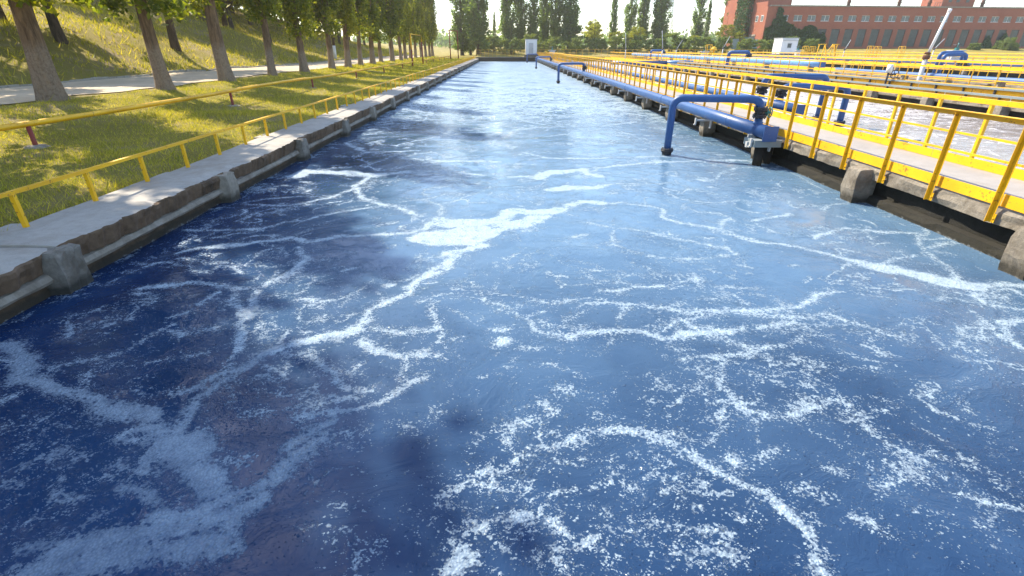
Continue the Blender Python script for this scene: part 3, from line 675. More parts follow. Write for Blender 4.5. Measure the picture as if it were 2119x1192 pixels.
    thick = k.math('MULTIPLY', thick, k.math('SUBTRACT', 1.0, shade_cut.outputs['Fac']))
    thick = k.math('MULTIPLY', thick, k.math('MULTIPLY', lace, lace2))
    thick = k.math('MULTIPLY', thick, k.maprange(k.noise(v, 8.5, 6, 0.7), 0.34, 0.56, 0.62, 1.0))
    opac = k.math('MULTIPLY', mask, k.math('MULTIPLY', thick, k.math('MULTIPLY', cell, hole)), clamp=True)
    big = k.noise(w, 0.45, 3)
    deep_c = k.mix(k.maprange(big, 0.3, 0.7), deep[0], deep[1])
    # sky brightness painted into the base colour: paler towards the middle, right and far end
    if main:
        painted_sky = k.math('MULTIPLY', k.maprange(k.math('ADD', sep.outputs['Y'], k.math('MULTIPLY', big, 5.0)), 2.6, 11.0, 0.0, 1.0, True), k.maprange(k.math('ADD', sep.outputs['X'], k.math('MULTIPLY', k.noise(w, 0.8, 3), 2.4)), -3.2, 0.8, 0.0, 1.0, True))
        painted_sky = k.math('MAXIMUM', painted_sky, k.math('MULTIPLY', k.maprange(sep.outputs['Y'], 9.0, 24.0), 0.75))
        deep_c = k.mix(k.math('MULTIPLY', painted_sky, 0.9), deep_c, (0.12, 0.22, 0.345))
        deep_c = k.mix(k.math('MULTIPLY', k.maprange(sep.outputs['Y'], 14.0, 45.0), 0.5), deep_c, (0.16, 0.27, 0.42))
    deep_c = k.mix(k.math('MULTIPLY', k.maprange(k.noise(w, 1.4, 5, 0.65), 0.45, 0.8), 0.35), deep_c, deep[2])
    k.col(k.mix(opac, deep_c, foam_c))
    k.rough(k.math('MAXIMUM', k.maprange(opac, 0.0, 1.0, 0.04, 0.42), k.math('MULTIPLY', k.maprange(sep.outputs['Y'], 4.0, 40.0), 0.32)))
    k.b.inputs['IOR'].default_value = 1.33; k.b.inputs['Specular IOR Level'].default_value = 0.3
    # ripples: calm upwellings and ruffled lanes
    rough_lane = k.maprange(k.noise(w, 0.5, 3), 0.40, 0.62, 0.22, 1.0)
    rp = k.new('ShaderNodeMapping'); rp.inputs['Scale'].default_value = (0.7, 1.35, 1); rp.inputs['Rotation'].default_value = (0,0,0.25); k.lk(w, rp.inputs['Vector'])
    r1 = k.noise(rp.outputs[0], 3.2, 5, 0.62, 0.6); r2 = k.noise(rp.outputs[0], 17, 3, 0.6, 0.3)
    rip = k.math('MULTIPLY', k.math('ADD', k.math('MULTIPLY', r1, 0.040), k.math('MULTIPLY', r2, 0.008)), rough_lane)
    h = k.math('ADD', rip, k.math('MULTIPLY', opac, 0.007))
    bub = k.math('MULTIPLY', k.math('ADD', k.math('MULTIPLY', k.maprange(vb.outputs['Distance'], 0.0, 0.7, 1.0, 0.0), 0.011), k.math('MULTIPLY', k.maprange(vb2.outputs['Distance'], 0.0, 0.5, 1.0, 0.0), 0.020)), mask)
    h = k.math('ADD', h, bub)
    k.norm(k.bump(h, 0.55, 1.0))
    return k.m
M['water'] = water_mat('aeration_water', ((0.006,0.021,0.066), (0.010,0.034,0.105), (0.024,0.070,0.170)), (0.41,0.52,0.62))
M['water2'] = water_mat('settling_water', ((0.20,0.175,0.17), (0.29,0.265,0.26), (0.42,0.40,0.41)), (0.66,0.65,0.67), False)

# ------------------------------------------------------------------ first tank: water surface with its foam
def vnoise(x, y, seed):
    """smooth value noise"""
    xi = np.floor(x).astype(int); yi = np.floor(y).astype(int); fx = x - xi; fy = y - yi
    def h(a, b):
        s = np.sin(a * 127.1 + b * 311.7 + seed * 74.7) * 43758.5453
        return s - np.floor(s)
    u = fx*fx*(3-2*fx); w = fy*fy*(3-2*fy)
    return (h(xi,yi)*(1-u)+h(xi+1,yi)*u)*(1-w) + (h(xi,yi+1)*(1-u)+h(xi+1,yi+1)*u)*w

def grid_mesh(name, xs, ys, zf):
    X, Y = np.meshgrid(xs, ys); Z = zf(X, Y)
    co = np.stack([X, Y, Z], -1).reshape(-1, 3).astype(np.float32)
    nx, ny = len(xs), len(ys)
    i = np.arange((ny-1)*(nx-1)); r = i // (nx-1); c = i % (nx-1); a = r*nx + c
    q = np.stack([a, a+1, a+nx+1, a+nx], -1).astype(np.int32)
    me = bpy.data.meshes.new(name)
    me.vertices.add(len(co)); me.vertices.foreach_set('co', co.ravel())
    me.loops.add(q.size); me.loops.foreach_set('vertex_index', q.ravel())
    me.polygons.add(len(q)); me.polygons.foreach_set('loop_start', np.arange(0, q.size, 4, dtype=np.int32))
    me.polygons.foreach_set('use_smooth', np.ones(len(q), bool))
    me.update(calc_edges=True); me.validate()
    return me, co

WX0, WX1, WY0, WY1 = -4.87, 6.32, -1.5, 102.9
ys = [WY0]
while ys[-1] < WY1: ys.append(ys[-1] + max(0.03, 0.006 * ys[-1] + 0.012))
ys = np.array(ys[:-1] + [WY1]); xs = np.linspace(WX0, WX1, 300)
def wave(X, Y):
    z = 0.030 * (vnoise(X*0.55+3, Y*0.55, 1) - 0.5) + 0.020 * (vnoise(X*1.3, Y*1.5+7, 2) - 0.5) + 0.008 * (vnoise(X*3.1, Y*3.6, 3) - 0.5)
    return z
me, co = grid_mesh('water', xs, ys, wave)
fo = np.full(len(co), -0.35, np.float32)
wob = (vnoise(co[:,0]*2.2, co[:,1]*2.2, 9) - 0.5) * 0.16, (vnoise(co[:,0]*2.2+40, co[:,1]*2.2, 11) - 0.5) * 0.16
px_ = co[:,0] + wob[0]*0.6 + (vnoise(co[:,0]*6, co[:,1]*6, 13) - 0.5)*0.09
py_ = co[:,1] + wob[1]*0.6 + (vnoise(co[:,0]*6+50, co[:,1]*6, 14) - 0.5)*0.09
varw = 0.50 + 0.60 * vnoise(co[:,0]*1.8+5, co[:,1]*1.8, 21) + 0.45 * vnoise(co[:,0]*5+5, co[:,1]*5, 22)
fop = np.ones(len(co), np.float32)
for hw, op, p in FOAM:
    pts = np.array(p).reshape(-1, 2)
    x0, y0 = pts.min(0) - 0.5 - hw; x1, y1 = pts.max(0) + 0.5 + hw
    ix = np.where((px_ > x0) & (px_ < x1) & (py_ > y0) & (py_ < y1))[0]
    if not len(ix): continue
    qx, qy = px_[ix], py_[ix]; best = np.full(len(ix), 9.0)
    for a, b in zip(pts[:-1], pts[1:]):
        d = b - a; L = max(d @ d, 1e-9)
        t = np.clip(((qx - a[0]) * d[0] + (qy - a[1]) * d[1]) / L, 0, 1)
        best = np.minimum(best, np.hypot(qx - a[0] - t*d[0], qy - a[1] - t*d[1]))
    val = np.clip(min(hw, 0.05 + 0.8*(hw-0.05)) * varw[ix] * (1.0 if hw < 0.13 else 1.3 if pts[:,1].mean() < 8 else 0.85) - best, -0.35, 0.3)
    up = val > fo[ix]
    fo[ix] = np.where(up, val, fo[ix]); fop[ix] = np.where(up, op, fop[ix])
a = me.attributes.new('foam', 'FLOAT', 'POINT'); a.data.foreach_set('value', fo)
a = me.attributes.new('foam_shade', 'FLOAT', 'POINT'); a.data.foreach_set('value', 1 - fop)  # per-strand opacity loss that stands in for shade on the foam
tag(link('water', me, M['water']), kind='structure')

# the tanks beyond: calmer grey-brown water
def pond(x0, x1, y0, y1):
    m, c = grid_mesh('water', np.linspace(x0, x1, 60), np.linspace(y0, y1, 200), lambda X, Y: 0.02*(vnoise(X*0.7, Y*0.7, 4) - 0.5) + 0.01*(vnoise(X*2, Y*2, 5)-0.5))
    at = m.attributes.new('foam', 'FLOAT', 'POINT'); at.data.foreach_set('value', np.full(len(c), -0.3, np.float32))
    tag(link('water', m, M['water2']), kind='structure')
pond(7.9, 18.25, 2, 102.9); pond(20.35, 26.9, 8, 102.9); pond(29.1, 43.9, 14, 102.9); pond(46.1, 62, 24, 102.9)

# ------------------------------------------------------------------ ground
def ground_z(X, Y):
    z = np.full(X.shape, 0.5)
    a = -X
    left = np.interp(a, [5.4, 9.8, 12, 13.5, 14.2, 19.9, 20.2, 21.5, 28, 45, 70, 120, 400], [0.40, 0.50, 0.72, 0.88, 0.90, 0.95, 1.05, 1.35, 3.5, 8.5, 13, 16, 18])
    hill = (vnoise(X*0.16, Y*0.16, 31) - 0.5) * np.clip((a-20.5)*0.25, 0, 1.6)
    fade = np.clip((150 - Y) / 60, 0.0, 1.0)
    left = np.where(a > 20.2, 0.95 + (left - 0.95) * (0.25 + 0.75*fade) + hill, left)
    left = left + np.where((a > 5.9) & (a < 13.8), (vnoise(X*0.9, Y*0.9, 33) - 0.5) * 0.10, 0)
    z = np.where(a > 5.3, left, z)
    back = np.interp(Y, [103.9, 106, 118, 140, 600], [0.75, 0.9, 2.0, 2.3, 3.0])
    z = np.where((a <= 5.3) & (Y > 103.8), back, z)
    z = np.where((a > 5.3) & (Y > 103.8), np.maximum(z, np.minimum(back, 0.9 + 0*back)), z)
    z = np.where((X > -5.3) & (X < 62.2) & (Y > -1.8) & (Y < 103.6), -1.6, z)
    z = np.where((X >= 62.2) & (Y <= 103.8), 0.9, z)
    return z
gx = np.unique(np.concatenate([np.linspace(-240,-60,30), np.linspace(-60,-24,50), np.linspace(-24,-5.8,66), [-5.6,-5.4,-5.32,-5.28,-5.0], np.linspace(0,62,12), [62.1,62.3], np.linspace(64,140,30), np.linspace(150,480,20)]))
gy = np.unique(np.concatenate([np.linspace(-60,-4,20), [-1.9,-1.7], np.linspace(0,60,160), np.linspace(60,103.5,60), [103.7,103.9], np.linspace(106,170,40), np.linspace(180,520,30)]))
me, co = grid_mesh('ground', gx, gy, ground_z)
tag(link('ground', me, M['ground']), kind='structure')
def gz(x, y): return float(ground_z(np.array([[float(x)]]), np.array([[float(y)]]))[0,0])

# path between the poplars and the slope, with a low kerb on the far side
yy = np.linspace(-10, 104, 230)
def strip(name, edge0, edge1, lift, mat, n=8):
    V = []; F = []
    for j, y in enumerate(yy):
        a, b = edge0(y), edge1(y)
        for i in range(n+1):
            x = a + (b-a)*i/n; V.append((x, y, gz(x, y) + lift + 0.02*math.sin(math.pi*i/n)))
    for j in range(len(yy)-1):
        for i in range(n):
            q = j*(n+1)+i; F.append((q, q+1, q+n+2, q+n+1))
    m = MB(); m.add(V, F, True); return tag(obj(name, m, mat), kind='structure')
e0 = lambda y: -19.7 + 0.25*math.sin(y*0.13) + 0.12*math.sin(y*0.9)
e1 = lambda y: -14.35 + 0.22*math.sin(y*0.31+1) + 0.16*math.sin(y*1.7) + 0.5*max(0, 1-abs(y-18.5)/1.6)*-1
strip('path', e0, e1, 0.03, M['road'])
m = MB()
for j in range(len(yy)-1):
    if rnd.random() < 0.06: continue
    y0, y1 = yy[j], yy[j+1]-0.015; x = e0(y0)
    z = gz(x-0.1, y0)
    m.box(x-0.16, x-0.02, y0, y1, z-0.2, z+0.10+rnd.uniform(-0.02,0.02))
tag(obj('kerb', m, M['slab']), kind='structure')

# ------------------------------------------------------------------ foliage helpers
def leaves(name, P, size, seed, up=0.25, aspect=0.62):
    rs = np.random.RandomState(seed); n = len(P)
    nr = rs.normal(size=(n,3)); nr[:,2] += up; nr /= np.linalg.norm(nr, axis=1)[:,None]
    t = rs.normal(size=(n,3)); t -= (t*nr).sum(1)[:,None]*nr; t /= np.linalg.norm(t, axis=1)[:,None]
    b = np.cross(nr, t); s = (size * rs.uniform(0.6,1.35,n))[:,None]
    bend = nr * s * 0.18
    V = np.stack([P - t*s, P - b*s*aspect + bend, P + t*s, P + b*s*aspect + bend], 1).reshape(-1,3).astype(np.float32)
    me = bpy.data.meshes.new(name); me.vertices.add(n*4); me.vertices.foreach_set('co', V.ravel())
    me.loops.add(n*4); me.loops.foreach_set('vertex_index', np.arange(n*4, dtype=np.int32))
    me.polygons.add(n); me.polygons.foreach_set('loop_start', np.arange(0, n*4, 4, dtype=np.int32))
    me.update(calc_edges=True); me.validate(); return me

def trunk_mb(H, r0, rs, lean=(0,0), flare=1.45, limbs=None):
    m = MB(); hs = [0-0.3, 0.0, 0.25, 0.7, 1.4, 2.4, 3.6, 5, 7, H*0.45, H*0.65, H*0.9]
    pts = []; rr = []
    for h in hs:
        k = max(h,0)
        pts.append((lean[0]*k + 0.05*math.sin(k*0.9+rs), lean[1]*k + 0.05*math.cos(k*0.7+rs*2), h))
        base = r0 * (1 - 0.85*min(1, k/(H*0.95)))
        rr.append(base * (1 + (flare-1)*math.exp(-k*2.2)))
    m.tube(pts, rr, 18)
    # bark ribs: push the ring vertices in and out so that the outline is uneven
    for i, (x,y,z) in enumerate(m.v):
        if z > 8: continue
        a = math.atan2(y - lean[1]*max(z,0), x - lean[0]*max(z,0))
        f = 1 + 0.07*math.sin(a*5 + rs*3 + z*0.6) + 0.05*math.sin(a*9 + z*1.7 + rs)
        cx, cy = lean[0]*max(z,0), lean[1]*max(z,0)
        m.v[i] = (cx + (x-cx)*f, cy + (y-cy)*f, z)
    for (p0, p1, p2, ra) in (limbs or []): m.tube([p0, p1, p2], [ra, ra*0.7, ra*0.25], 8)
    return m

def poplar(seed, H, r0, z0, rmax, nb, per, size, mat, lean=(0,0)):
    """columnar poplar: trunk with steep limbs, leaf clumps along the limbs"""
    rs = np.random.RandomState(seed); P = []; limbs = []
    for i in range(nb):
        h = z0 - 0.6 + (H - z0) * (rs.uniform() ** 1.15) * 0.93
        az = rs.uniform(0, 2*math.pi); u = (h - z0) / (H - z0)
        L = (1.6 + 2.2 * rs.uniform()) * (1 - 0.45*max(u,0)); spread = rmax * (0.55 + 0.45*math.sin(min(1, max(u,0)*1.6+0.35)*math.pi*0.62)) * (1 - max(u,0)**2.2) * rs.uniform(0.6,1.12)
        bx, by = lean[0]*h, lean[1]*h
        end = np.array([bx + spread*math.cos(az), by + spread*math.sin(az), h + L])
        st = np.array([bx, by, h])
        if i % 4 == 0 and h < H*0.7:
            mid = st*0.45 + end*0.55; mid[:2] = st[:2] + (end[:2]-st[:2])*0.75
            limbs.append((tuple(st), tuple(mid), tuple(end), 0.055 + 0.05*rs.uniform()))
        t = rs.uniform(0.25, 1.08, per)
        out = np.stack([st[0] + (end[0]-st[0])*t**0.7, st[1] + (end[1]-st[1])*t**0.7, st[2] + (end[2]-st[2])*t], 1)
        out += rs.normal(size=(per,3)) * np.array([0.17,0.17,0.24]) * (0.7 + 0.5*rs.uniform())
        P.append(out)
    for i in range(26):          # leafy shoots sprouting low on the trunk
        az = rs.uniform(0, 2*math.pi); h = z0 - 0.75 + 2.6*rs.uniform(); q = rs.uniform(.35, 1.35)
        c = np.array([lean[0]*h + q*math.cos(az), lean[1]*h + q*math.sin(az), h + .15*q])
        P.append(c + rs.normal(size=(70,3))*np.array([.24,.24,.24]))
    P = np.concatenate(P)
    tm = trunk_mb(H, r0, seed, lean, 1.45, limbs).mesh('trunk')
    return tm, leaves('crown', P, size, seed+100)

def broad(seed, H, r0, z0, rad, ncl, per, size, squash=0.85):
    """round-headed tree: forked limbs and separate leaf clumps"""
    rs = np.random.RandomState(seed); P = []; limbs = []
    cz = z0 + (H - z0)*0.5
    for i in range(ncl):
        d = rs.normal(size=3); d /= np.linalg.norm(d); q = rs.uniform(0.35,1.0)**0.5
        c = np.array([d[0]*rad*q, d[1]*rad*q, cz + d[2]*(H-z0)*0.5*q])
        if i % 3 == 0: limbs.append(((0,0,max(z0*0.8, 0.3)), (c[0]*0.4, c[1]*0.4, (z0+c[2])*0.5), tuple(c), r0*0.35))
        s = rad*0.20*rs.uniform(0.6,1.4)
        e = rs.normal(size=(per,3)); e /= np.linalg.norm(e,axis=1)[:,None]
        P.append(c + e * s * (rs.uniform(0.3,1.1,(per,1))) * np.array([1.15,1.15,squash]))
    P = np.concatenate(P)
    m = trunk_mb(H*0.8, r0, seed, (0,0), 1.3, limbs)
    return m.mesh('trunk'), leaves('crown', P, size, seed+50, 0.4)
def plant(name, label, cat, meshes, mats, loc, group=None, rz=0, scale=1.0, stem='trunk', top='crown'):
    t = thing(name, label, cat, loc, group, rz); t.scale = (scale,)*3 if not hasattr(scale,'__len__') else scale
    if meshes[0]: link(stem, meshes[0], mats[0], t)
    link(top, meshes[1], mats[1], t); return t
# ------------------------------------------------------------------ left tank wall: crumbling coping slabs, wall face, pale ledge, pilasters
def n1d(y, s): return float(vnoise(np.array([y]), np.array([s*3.7]), s)[0])
wall = thing('tank_wall', 'weathered concrete wall with cracked coping slabs along the left side of the tank', 'wall', (-5.2, 0, 0))
SEG = 3.5; PY = [1.5 + SEG*i for i in range(-1, 30) if 1.5 + SEG*i < 102]
def edge_x(y, far):
    u = ((y - 1.5) % SEG) / SEG
    e = -4.80 + 0.055*math.sin(math.pi*u)
    return e + (0.06*(n1d(y*1.9, 3)-0.5) + 0.06*(n1d(y*7, 5)-0.5) + (0.045*(n1d(y*23, 6)-0.5) if not far else 0))
for i, y0 in enumerate(PY):
    y1 = min(y0 + SEG, 102.9); far = y0 > 28; st = 0.035 if y0 < 14 else 0.07 if not far else 0.25
    dz0, dz1 = rnd.uniform(-.018,.018), rnd.uniform(-.018,.018); nz = max(2, int((y1-y0)/st)); V = []; F = []; rows = []
    for j in range(nz+1):
        y = y0 + 0.008 + (y1-y0-0.016)*j/nz; e = edge_x(y, far); u = j/nz; dz = dz0*(1-u) + dz1*u
        chip = max(0, n1d(y*4.3, 8) - 0.55)*0.45; lip = 0.022*(n1d(y*15, 9)-0.5)
        b = 0.03*(n1d(y*3, 12)-0.5)
        rows.append([(-5.74+b, y, .25), (-5.74+b, y, .492+dz), (-5.45, y, .502+dz), (-5.1, y, .503+dz+lip*.4), (e-.10-chip, y, .500+dz+lip), (e-chip*.8, y, .487+dz-chip*.25+lip), (e+.004-chip*.3, y, .462+dz-chip*.2), (e-.012+.02*(n1d(y*11,14)-.5), y, .40), (e-.035+.025*(n1d(y*9,15)-.5), y, .33), (e-.05, y, .265)])
    n = len(rows[0])
    for r in rows: V += r
    for j in range(nz):
        for q in range(n-1): F.append((j*n+q, (j+1)*n+q, (j+1)*n+q+1, j*n+q+1))
    F += [tuple(range(n))[::-1], tuple(nz*n + q for q in range(n))]
    m = MB(); m.v = [(a+5.2, b, c) for a, b, c in V]; m.f = F; m.s = [False]*len(F)
    o = obj('coping_slab', m, M['slab'], wall)
    o.data.materials.append(M['wall'])
    for p in o.data.polygons:
        if p.index < nz*(n-1) and p.index % (n-1) >= 5: p.material_index = 1
def sweep(name, prof, y0, y1, step, mat, parent, jag, ox):
    V = []; F = []; n = len(prof); ny = int((y1-y0)/step)
    for j in range(ny+1):
        y = y0 + (y1-y0)*j/ny
        for q, (x, z) in enumerate(prof):
            V.append((x - ox + jag*(n1d(y*3+q*9, 20+q)-.5), y, z + (jag*0.5*(n1d(y*5+q*5, 30+q)-.5) if 0 < q < n-1 else 0)))
    for j in range(ny):
        for q in range(n-1): F.append((j*n+q, (j+1)*n+q, (j+1)*n+q+1, j*n+q+1))
    m = MB(); m.add(V, F, False); return obj(name, m, mat, parent)
sweep('wall_face', [(-4.90,.275),(-4.885,.20),(-4.86,.08),(-4.85,-.05),(-4.85,-.6)], -1.6, 102.9, .18, M['wall'], wall, .03, -5.2)
sweep('ledge', [(-4.91,.27),(-4.80,.245),(-4.775,.19),(-4.80,.155),(-4.89,.14)], -1.6, 102.9, .12, M['ledge'], wall, .025, -5.2)
pil0 = None
for i, y in enumerate(PY):
    m = MB(); w = .17 + rnd.uniform(-.03,.03); V = []; F = []
    lev = [(-.5,-4.67,w),(.06,-4.675,w),(.20,-4.67,w),(.33,-4.675,w*.99),(.44,-4.685,w*.97),(.482,-4.70,w*.93)]
    nu = 7
    for z, x, ww in lev:
        V.append((-4.95+5.2, y-ww-0.05, z))
        for q in range(nu): V.append((x+5.2+rnd.uniform(-.018,.014), y - ww + 2*ww*q/(nu-1) + rnd.uniform(-.012,.012), z + (rnd.uniform(-.03,.012) if z > .4 else rnd.uniform(-.01,.01))))
        V.append((-4.95+5.2, y+ww+0.05, z))
    n = nu+2
    for a in range(len(lev)-1):
        for q in range(n-1): F.append((a*n+q, a*n+q+1, (a+1)*n+q+1, (a+1)*n+q))
    F.append(tuple((len(lev)-1)*n+q for q in range(n)))
    m.add(V, F); obj('pilaster', m, M['beam'] if i % 3 else M['ledge'], wall)
    if i % 2 == 0 and y < 60:
        m = MB(); m.box(-6.05+5.2+rnd.uniform(0,.1), -5.76+5.2, y-.35+.6, y+.25+.6, .30, .47); obj('stub_slab', m, M['slab'], wall)
# end wall at the far end
ew = thing('tank_wall', 'dark damp concrete wall closing the far end of the tank', 'wall', (0.7, 103.2, 0))
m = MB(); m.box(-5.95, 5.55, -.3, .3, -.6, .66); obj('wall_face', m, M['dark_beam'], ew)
m = MB(); m.box(-5.97, 5.55, -.36, .4, .663, .78); obj('coping_slab', m, M['beam'], ew)

# ------------------------------------------------------------------ railings
def railing(label, base, d, L, spacing, post_mb, rails, mat, toe=None, group='yellow railings', cat='railing', off=0.3, toe_mat=None, name='railing'):
    """base point, direction ('x' or 'y'), posts every spacing metres (each a part), rails as parts"""
    t = thing(name, label, cat, base, group, 0 if d == 'y' else R(-90))
    pm = post_mb.mesh('post'); pm.materials.append(mat); n = int((L-off)/spacing)+1
    pos = [off + spacing*i for i in range(n)]
    for p in pos[:100]:
        link('post', pm, None, t, (0, p, 0))
    for nm, mb in rails: obj(nm, mb, mat, t)
    if toe:
        x, z0, z1 = toe; y = 0.0
        while y < L-.2:
            l = min(3.0, L-y); m = MB(); m.box(x-.004, x+.004, y+.006, y+l-.006, z0+rnd.uniform(-.008,.008), z1+rnd.uniform(-.006,.006)); obj('toe_board', m, toe_mat or mat, t); y += l
    return t
Y0 = 2.9
# front railing of the first walkway: angle posts open to the camera, angle top rail with the flange below
post = MB()
post.box(-.045,.0,-.003,.003,.42,1.615).box(.0005,.006,-.052,.003,.42,1.615)
post.box(.006,.014,-.075,.02,.42,.53).cyl((-.004,-.055,.475), .012, .02, 8, 'x')
L = 100.0
r1 = MB(); r1.box(-.06,.012,0,L,1.640,1.646).box(.006,.012,0,L,1.575,1.6395)
mids = [MB().box(.0065,.030,0,L,z,z+.005) for z in (1.375, 1.145)]
mids = [m_.box(.0065,.0125,0,L,z-.022,z-.0005) for m_, z in zip(mids, (1.375, 1.145))]
railing('yellow railing with two mid rails on the water side of the nearest walkway', (6.105, Y0, 0), 'y', L, 1.0, post, [('top_rail', r1), ('mid_rail', mids[0]), ('mid_rail', mids[1])], M['yellow'], (.055, .625, .775), off=0.02)
# back railing
post = MB(); post.box(0,.006,0,.05,.45,1.60).box(.0065,.05,0,.006,.45,1.60)
r1 = MB(); r1.box(-.006,-.0005,0,L,1.57,1.645).box(-.0005,.06,0,L,1.639,1.645)
railing('yellow railing with a single thick top rail on the far side of the nearest walkway', (7.82, Y0+.15, 0), 'y', L, 1.03, post, [('top_rail', r1)], M['yellow'], (-.05, .60, .745), off=0.1)
# low railing beside the grass
post = MB(); post.box(-.022,.022,-.004,.004,.40,.895).box(.0225,.027,-.004,.04,.40,.895)
r1 = MB(); r1.box(-.03,.025,0,99,.925,.932).box(.0255,.03,0,99,.892,.932)
lowr = railing('knee high yellow railing with short posts along the edge of the grass', (-5.62, 4.0, 0), 'y', 99, 1.1, post, [('top_rail', r1)], M['yellow'], off=0.5)
# railing across the far end
post = MB(); post.box(-.025,.025,-.025,.025,.7,1.88)
r1 = MB(); r1.box(-.03,.03,0,9.4,1.882,1.93); r2 = MB(); r2.box(-.012,.012,0,9.4,1.40,1.43); r3 = MB(); r3.box(-.012,.012,0,9.4,1.08,1.11)
railing('dull yellow grid railing across the far end of the tank left of the white booth', (-5.3, 103.35, .06), 'x', 9.4, .78, post, [('top_rail', r1), ('mid_rail', r2), ('mid_rail', r3)], M['yellow_old'], off=.03)
r1 = MB(); r1.box(-.03,.03,0,56,1.882,1.93); r2 = MB(); r2.box(-.012,.012,0,56,1.40,1.43)
railing('long dull yellow railing in front of the hedge right of the booth', (6.6, 104.6, .1), 'x', 56, 1.2, post, [('top_rail', r1), ('mid_rail', r2)], M['yellow_old'], off=.03)

# ------------------------------------------------------------------ walkways
def walkway(label, x0, x1, y0, y1, ztop=.60, blocks=True, first=8.35, front=True):
    t = thing('walkway', label, 'walkway', (x0, 0, 0), 'concrete walkways between the tanks')
    m = MB(); m.box(.13, x1-x0-.13, y0, y1, ztop-.10, ztop)
    obj('deck', m, M['deck'], t)
    sweep('beam', [(.18,ztop-.004),(.055,ztop-.01),(.03,ztop-.05),(.04,ztop-.12),(.045,ztop-.20),(.16,ztop-.235)], y0, y1, .09 if x0 < 7 else .4, M['beam'], t, .045, 0)
    m = MB(); m.box(x1-x0-.128, x1-x0, y0, y1, ztop-.24, ztop-.006); obj('beam', m, M['beam'], t)
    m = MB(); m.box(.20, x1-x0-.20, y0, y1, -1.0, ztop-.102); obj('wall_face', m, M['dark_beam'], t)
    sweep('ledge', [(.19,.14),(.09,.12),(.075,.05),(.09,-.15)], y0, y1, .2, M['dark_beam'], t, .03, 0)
    if blocks:
        ys_ = ([5.2] if x0 < 7 else []) + [first + SEG*i for i in range(int((y1-first)/SEG)+1)]
        for y in ys_:
            m = MB(); w = .17; V = []; F = []
            for z, xo, ww in ((-.3,-.17,w*.8),(.08,-.20,w*.95),(.22,-.225,w),(.40,-.215,w),(.53,-.19,w*.97),(.565,-.14,w*.9)):
                for q in range(6): V.append((xo + rnd.uniform(-.012,.012) , y - ww + 2*ww*q/5 + rnd.uniform(-.012,.012), z + rnd.uniform(-.014,.014)))
                V.append((.14, y+ww, z)); V.append((.14, y-ww, z))
            for a in range(5):
                for q in range(8):
                    q2 = (q+1) % 8; F.append((a*8+q, a*8+q2, (a+1)*8+q2, (a+1)*8+q))
            F.append(tuple(40+q for q in range(8)))
            m.add(V, F); obj('block', m, M['beam'], t)
    return t
walkway('grey concrete walkway with rough protruding blocks, nearest one on the right', 6.12, 7.95, 1.5, 102.9)
walkway('concrete walkway with grey guide rails beyond the brown water of the second tank', 18.2, 20.4, 10, 102.9, .55)
walkway('narrow concrete walkway with the yellow railing behind the big pale blue pipe', 26.9, 29.1, 14, 102.9)
walkway('distant concrete walkway carrying the yellow ladder hoops in front of the brick building', 43.9, 46.1, 24, 102.9, blocks=False)
walkway('farthest concrete walkway just in front of the weeds by the brick building', 61.9, 63.9, 40, 102.9, .6, blocks=False)
m = MB(); m.box(-5.0+.0, 62, -1.7, -1.4, -1, .4)

# second walkway: yellow toe panels, two grey guide rails on stub posts, and a railing
def plainrail(label, x, y0, y1, zt=1.65, zb=.5, sp=1.25, toe=None, mids=(1.15,), mat='yellow', n=None):
    L = y1-y0
    p = MB(); p.box(-.025,.025,-.004,.004,zb,zt-.05).box(.0255,.031,-.004,.045,zb,zt-.05)
    rl = [('top_rail', MB().box(-.035,.035,0,L,zt-.012,zt).box(-.041,-.0355,0,L,zt-.075,zt))]
    for z in mids: rl.append(('mid_rail', MB().box(-.031,-.026,0,L,z-.02,z+.02)))
    return railing(label, (x, y0, 0), 'y', L, sp, p, rl, M[mat], toe)
plainrail('yellow railing rising behind the grey guide rails beyond the second tank', 19.85, 11, 102, 1.66, .5, 1.25, None, (1.18, .95))
plainrail('yellow railing with broad toe boards behind the big pale blue pipe', 27.0, 15, 102, 1.66, .5, 1.25, (-.05, .62, .86), (1.2,))
plainrail('yellow railing on the far edge of the walkway behind the big pale blue pipe', 29.0, 16, 102, 1.66, .5, 1.3, (-.05, .62, .80), (1.2,))
plainrail('far yellow railing with toe boards on the near edge of the ladder hoop walkway', 44.0, 25, 102, 1.66, .5, 1.4, (-.05, .62, .85), (1.25,))
plainrail('far yellow railing on the back edge of the ladder hoop walkway', 46.0, 26, 102, 1.66, .5, 1.4, (-.05, .62, .85), (1.25,))
plainrail('farthest yellow railing next to the weeds at the foot of the brick building', 62.0, 42, 102, 1.75, .5, 1.5, (-.05, .75, 1.0), (1.3,))
for x, z, lab, yn in ((18.42, .80, 'lower grey guide rail on stub posts above the yellow toe panels of the second tank', 60), (19.55, .955, 'upper grey guide rail on stub posts in front of the second yellow railing', 61)):
    t = thing('guide_rail', lab, 'guide rail', (x, 10, 0), 'grey guide rails')
    m = MB(); m.box(-.06,.06,0,yn-10,z-.01,z).box(-.066,-.0605,0,yn-10,z-.075,z); obj('rail', m, M['grey'], t)
    m = MB(); m.box(-.03,.03,-.03,.03,.5,z-.0105); pm = m.mesh('stub_post'); pm.materials.append(M['dark'])
    for i in range(33): link('stub_post', pm, None, t, (.02, .4+1.5*i, 0))
t = thing('toe_panel', 'row of yellow toe panels under the lower grey guide rail of the second tank', 'toe panel', (18.5, 10, 0))
for i in range(30):
    m = MB(); m.box(-.004,.004,.02+3*i, 2.98+3*i, .56, .80); obj('panel', m, M['yellow'], t)
t = thing('toe_panel', 'row of yellow toe panels between the two grey guide rails', 'toe panel', (19.62, 10, 0))
for i in range(30):
    m = MB(); m.box(-.004,.004,.02+3*i, 2.98+3*i, .62, .86); obj('panel', m, M['yellow'], t)

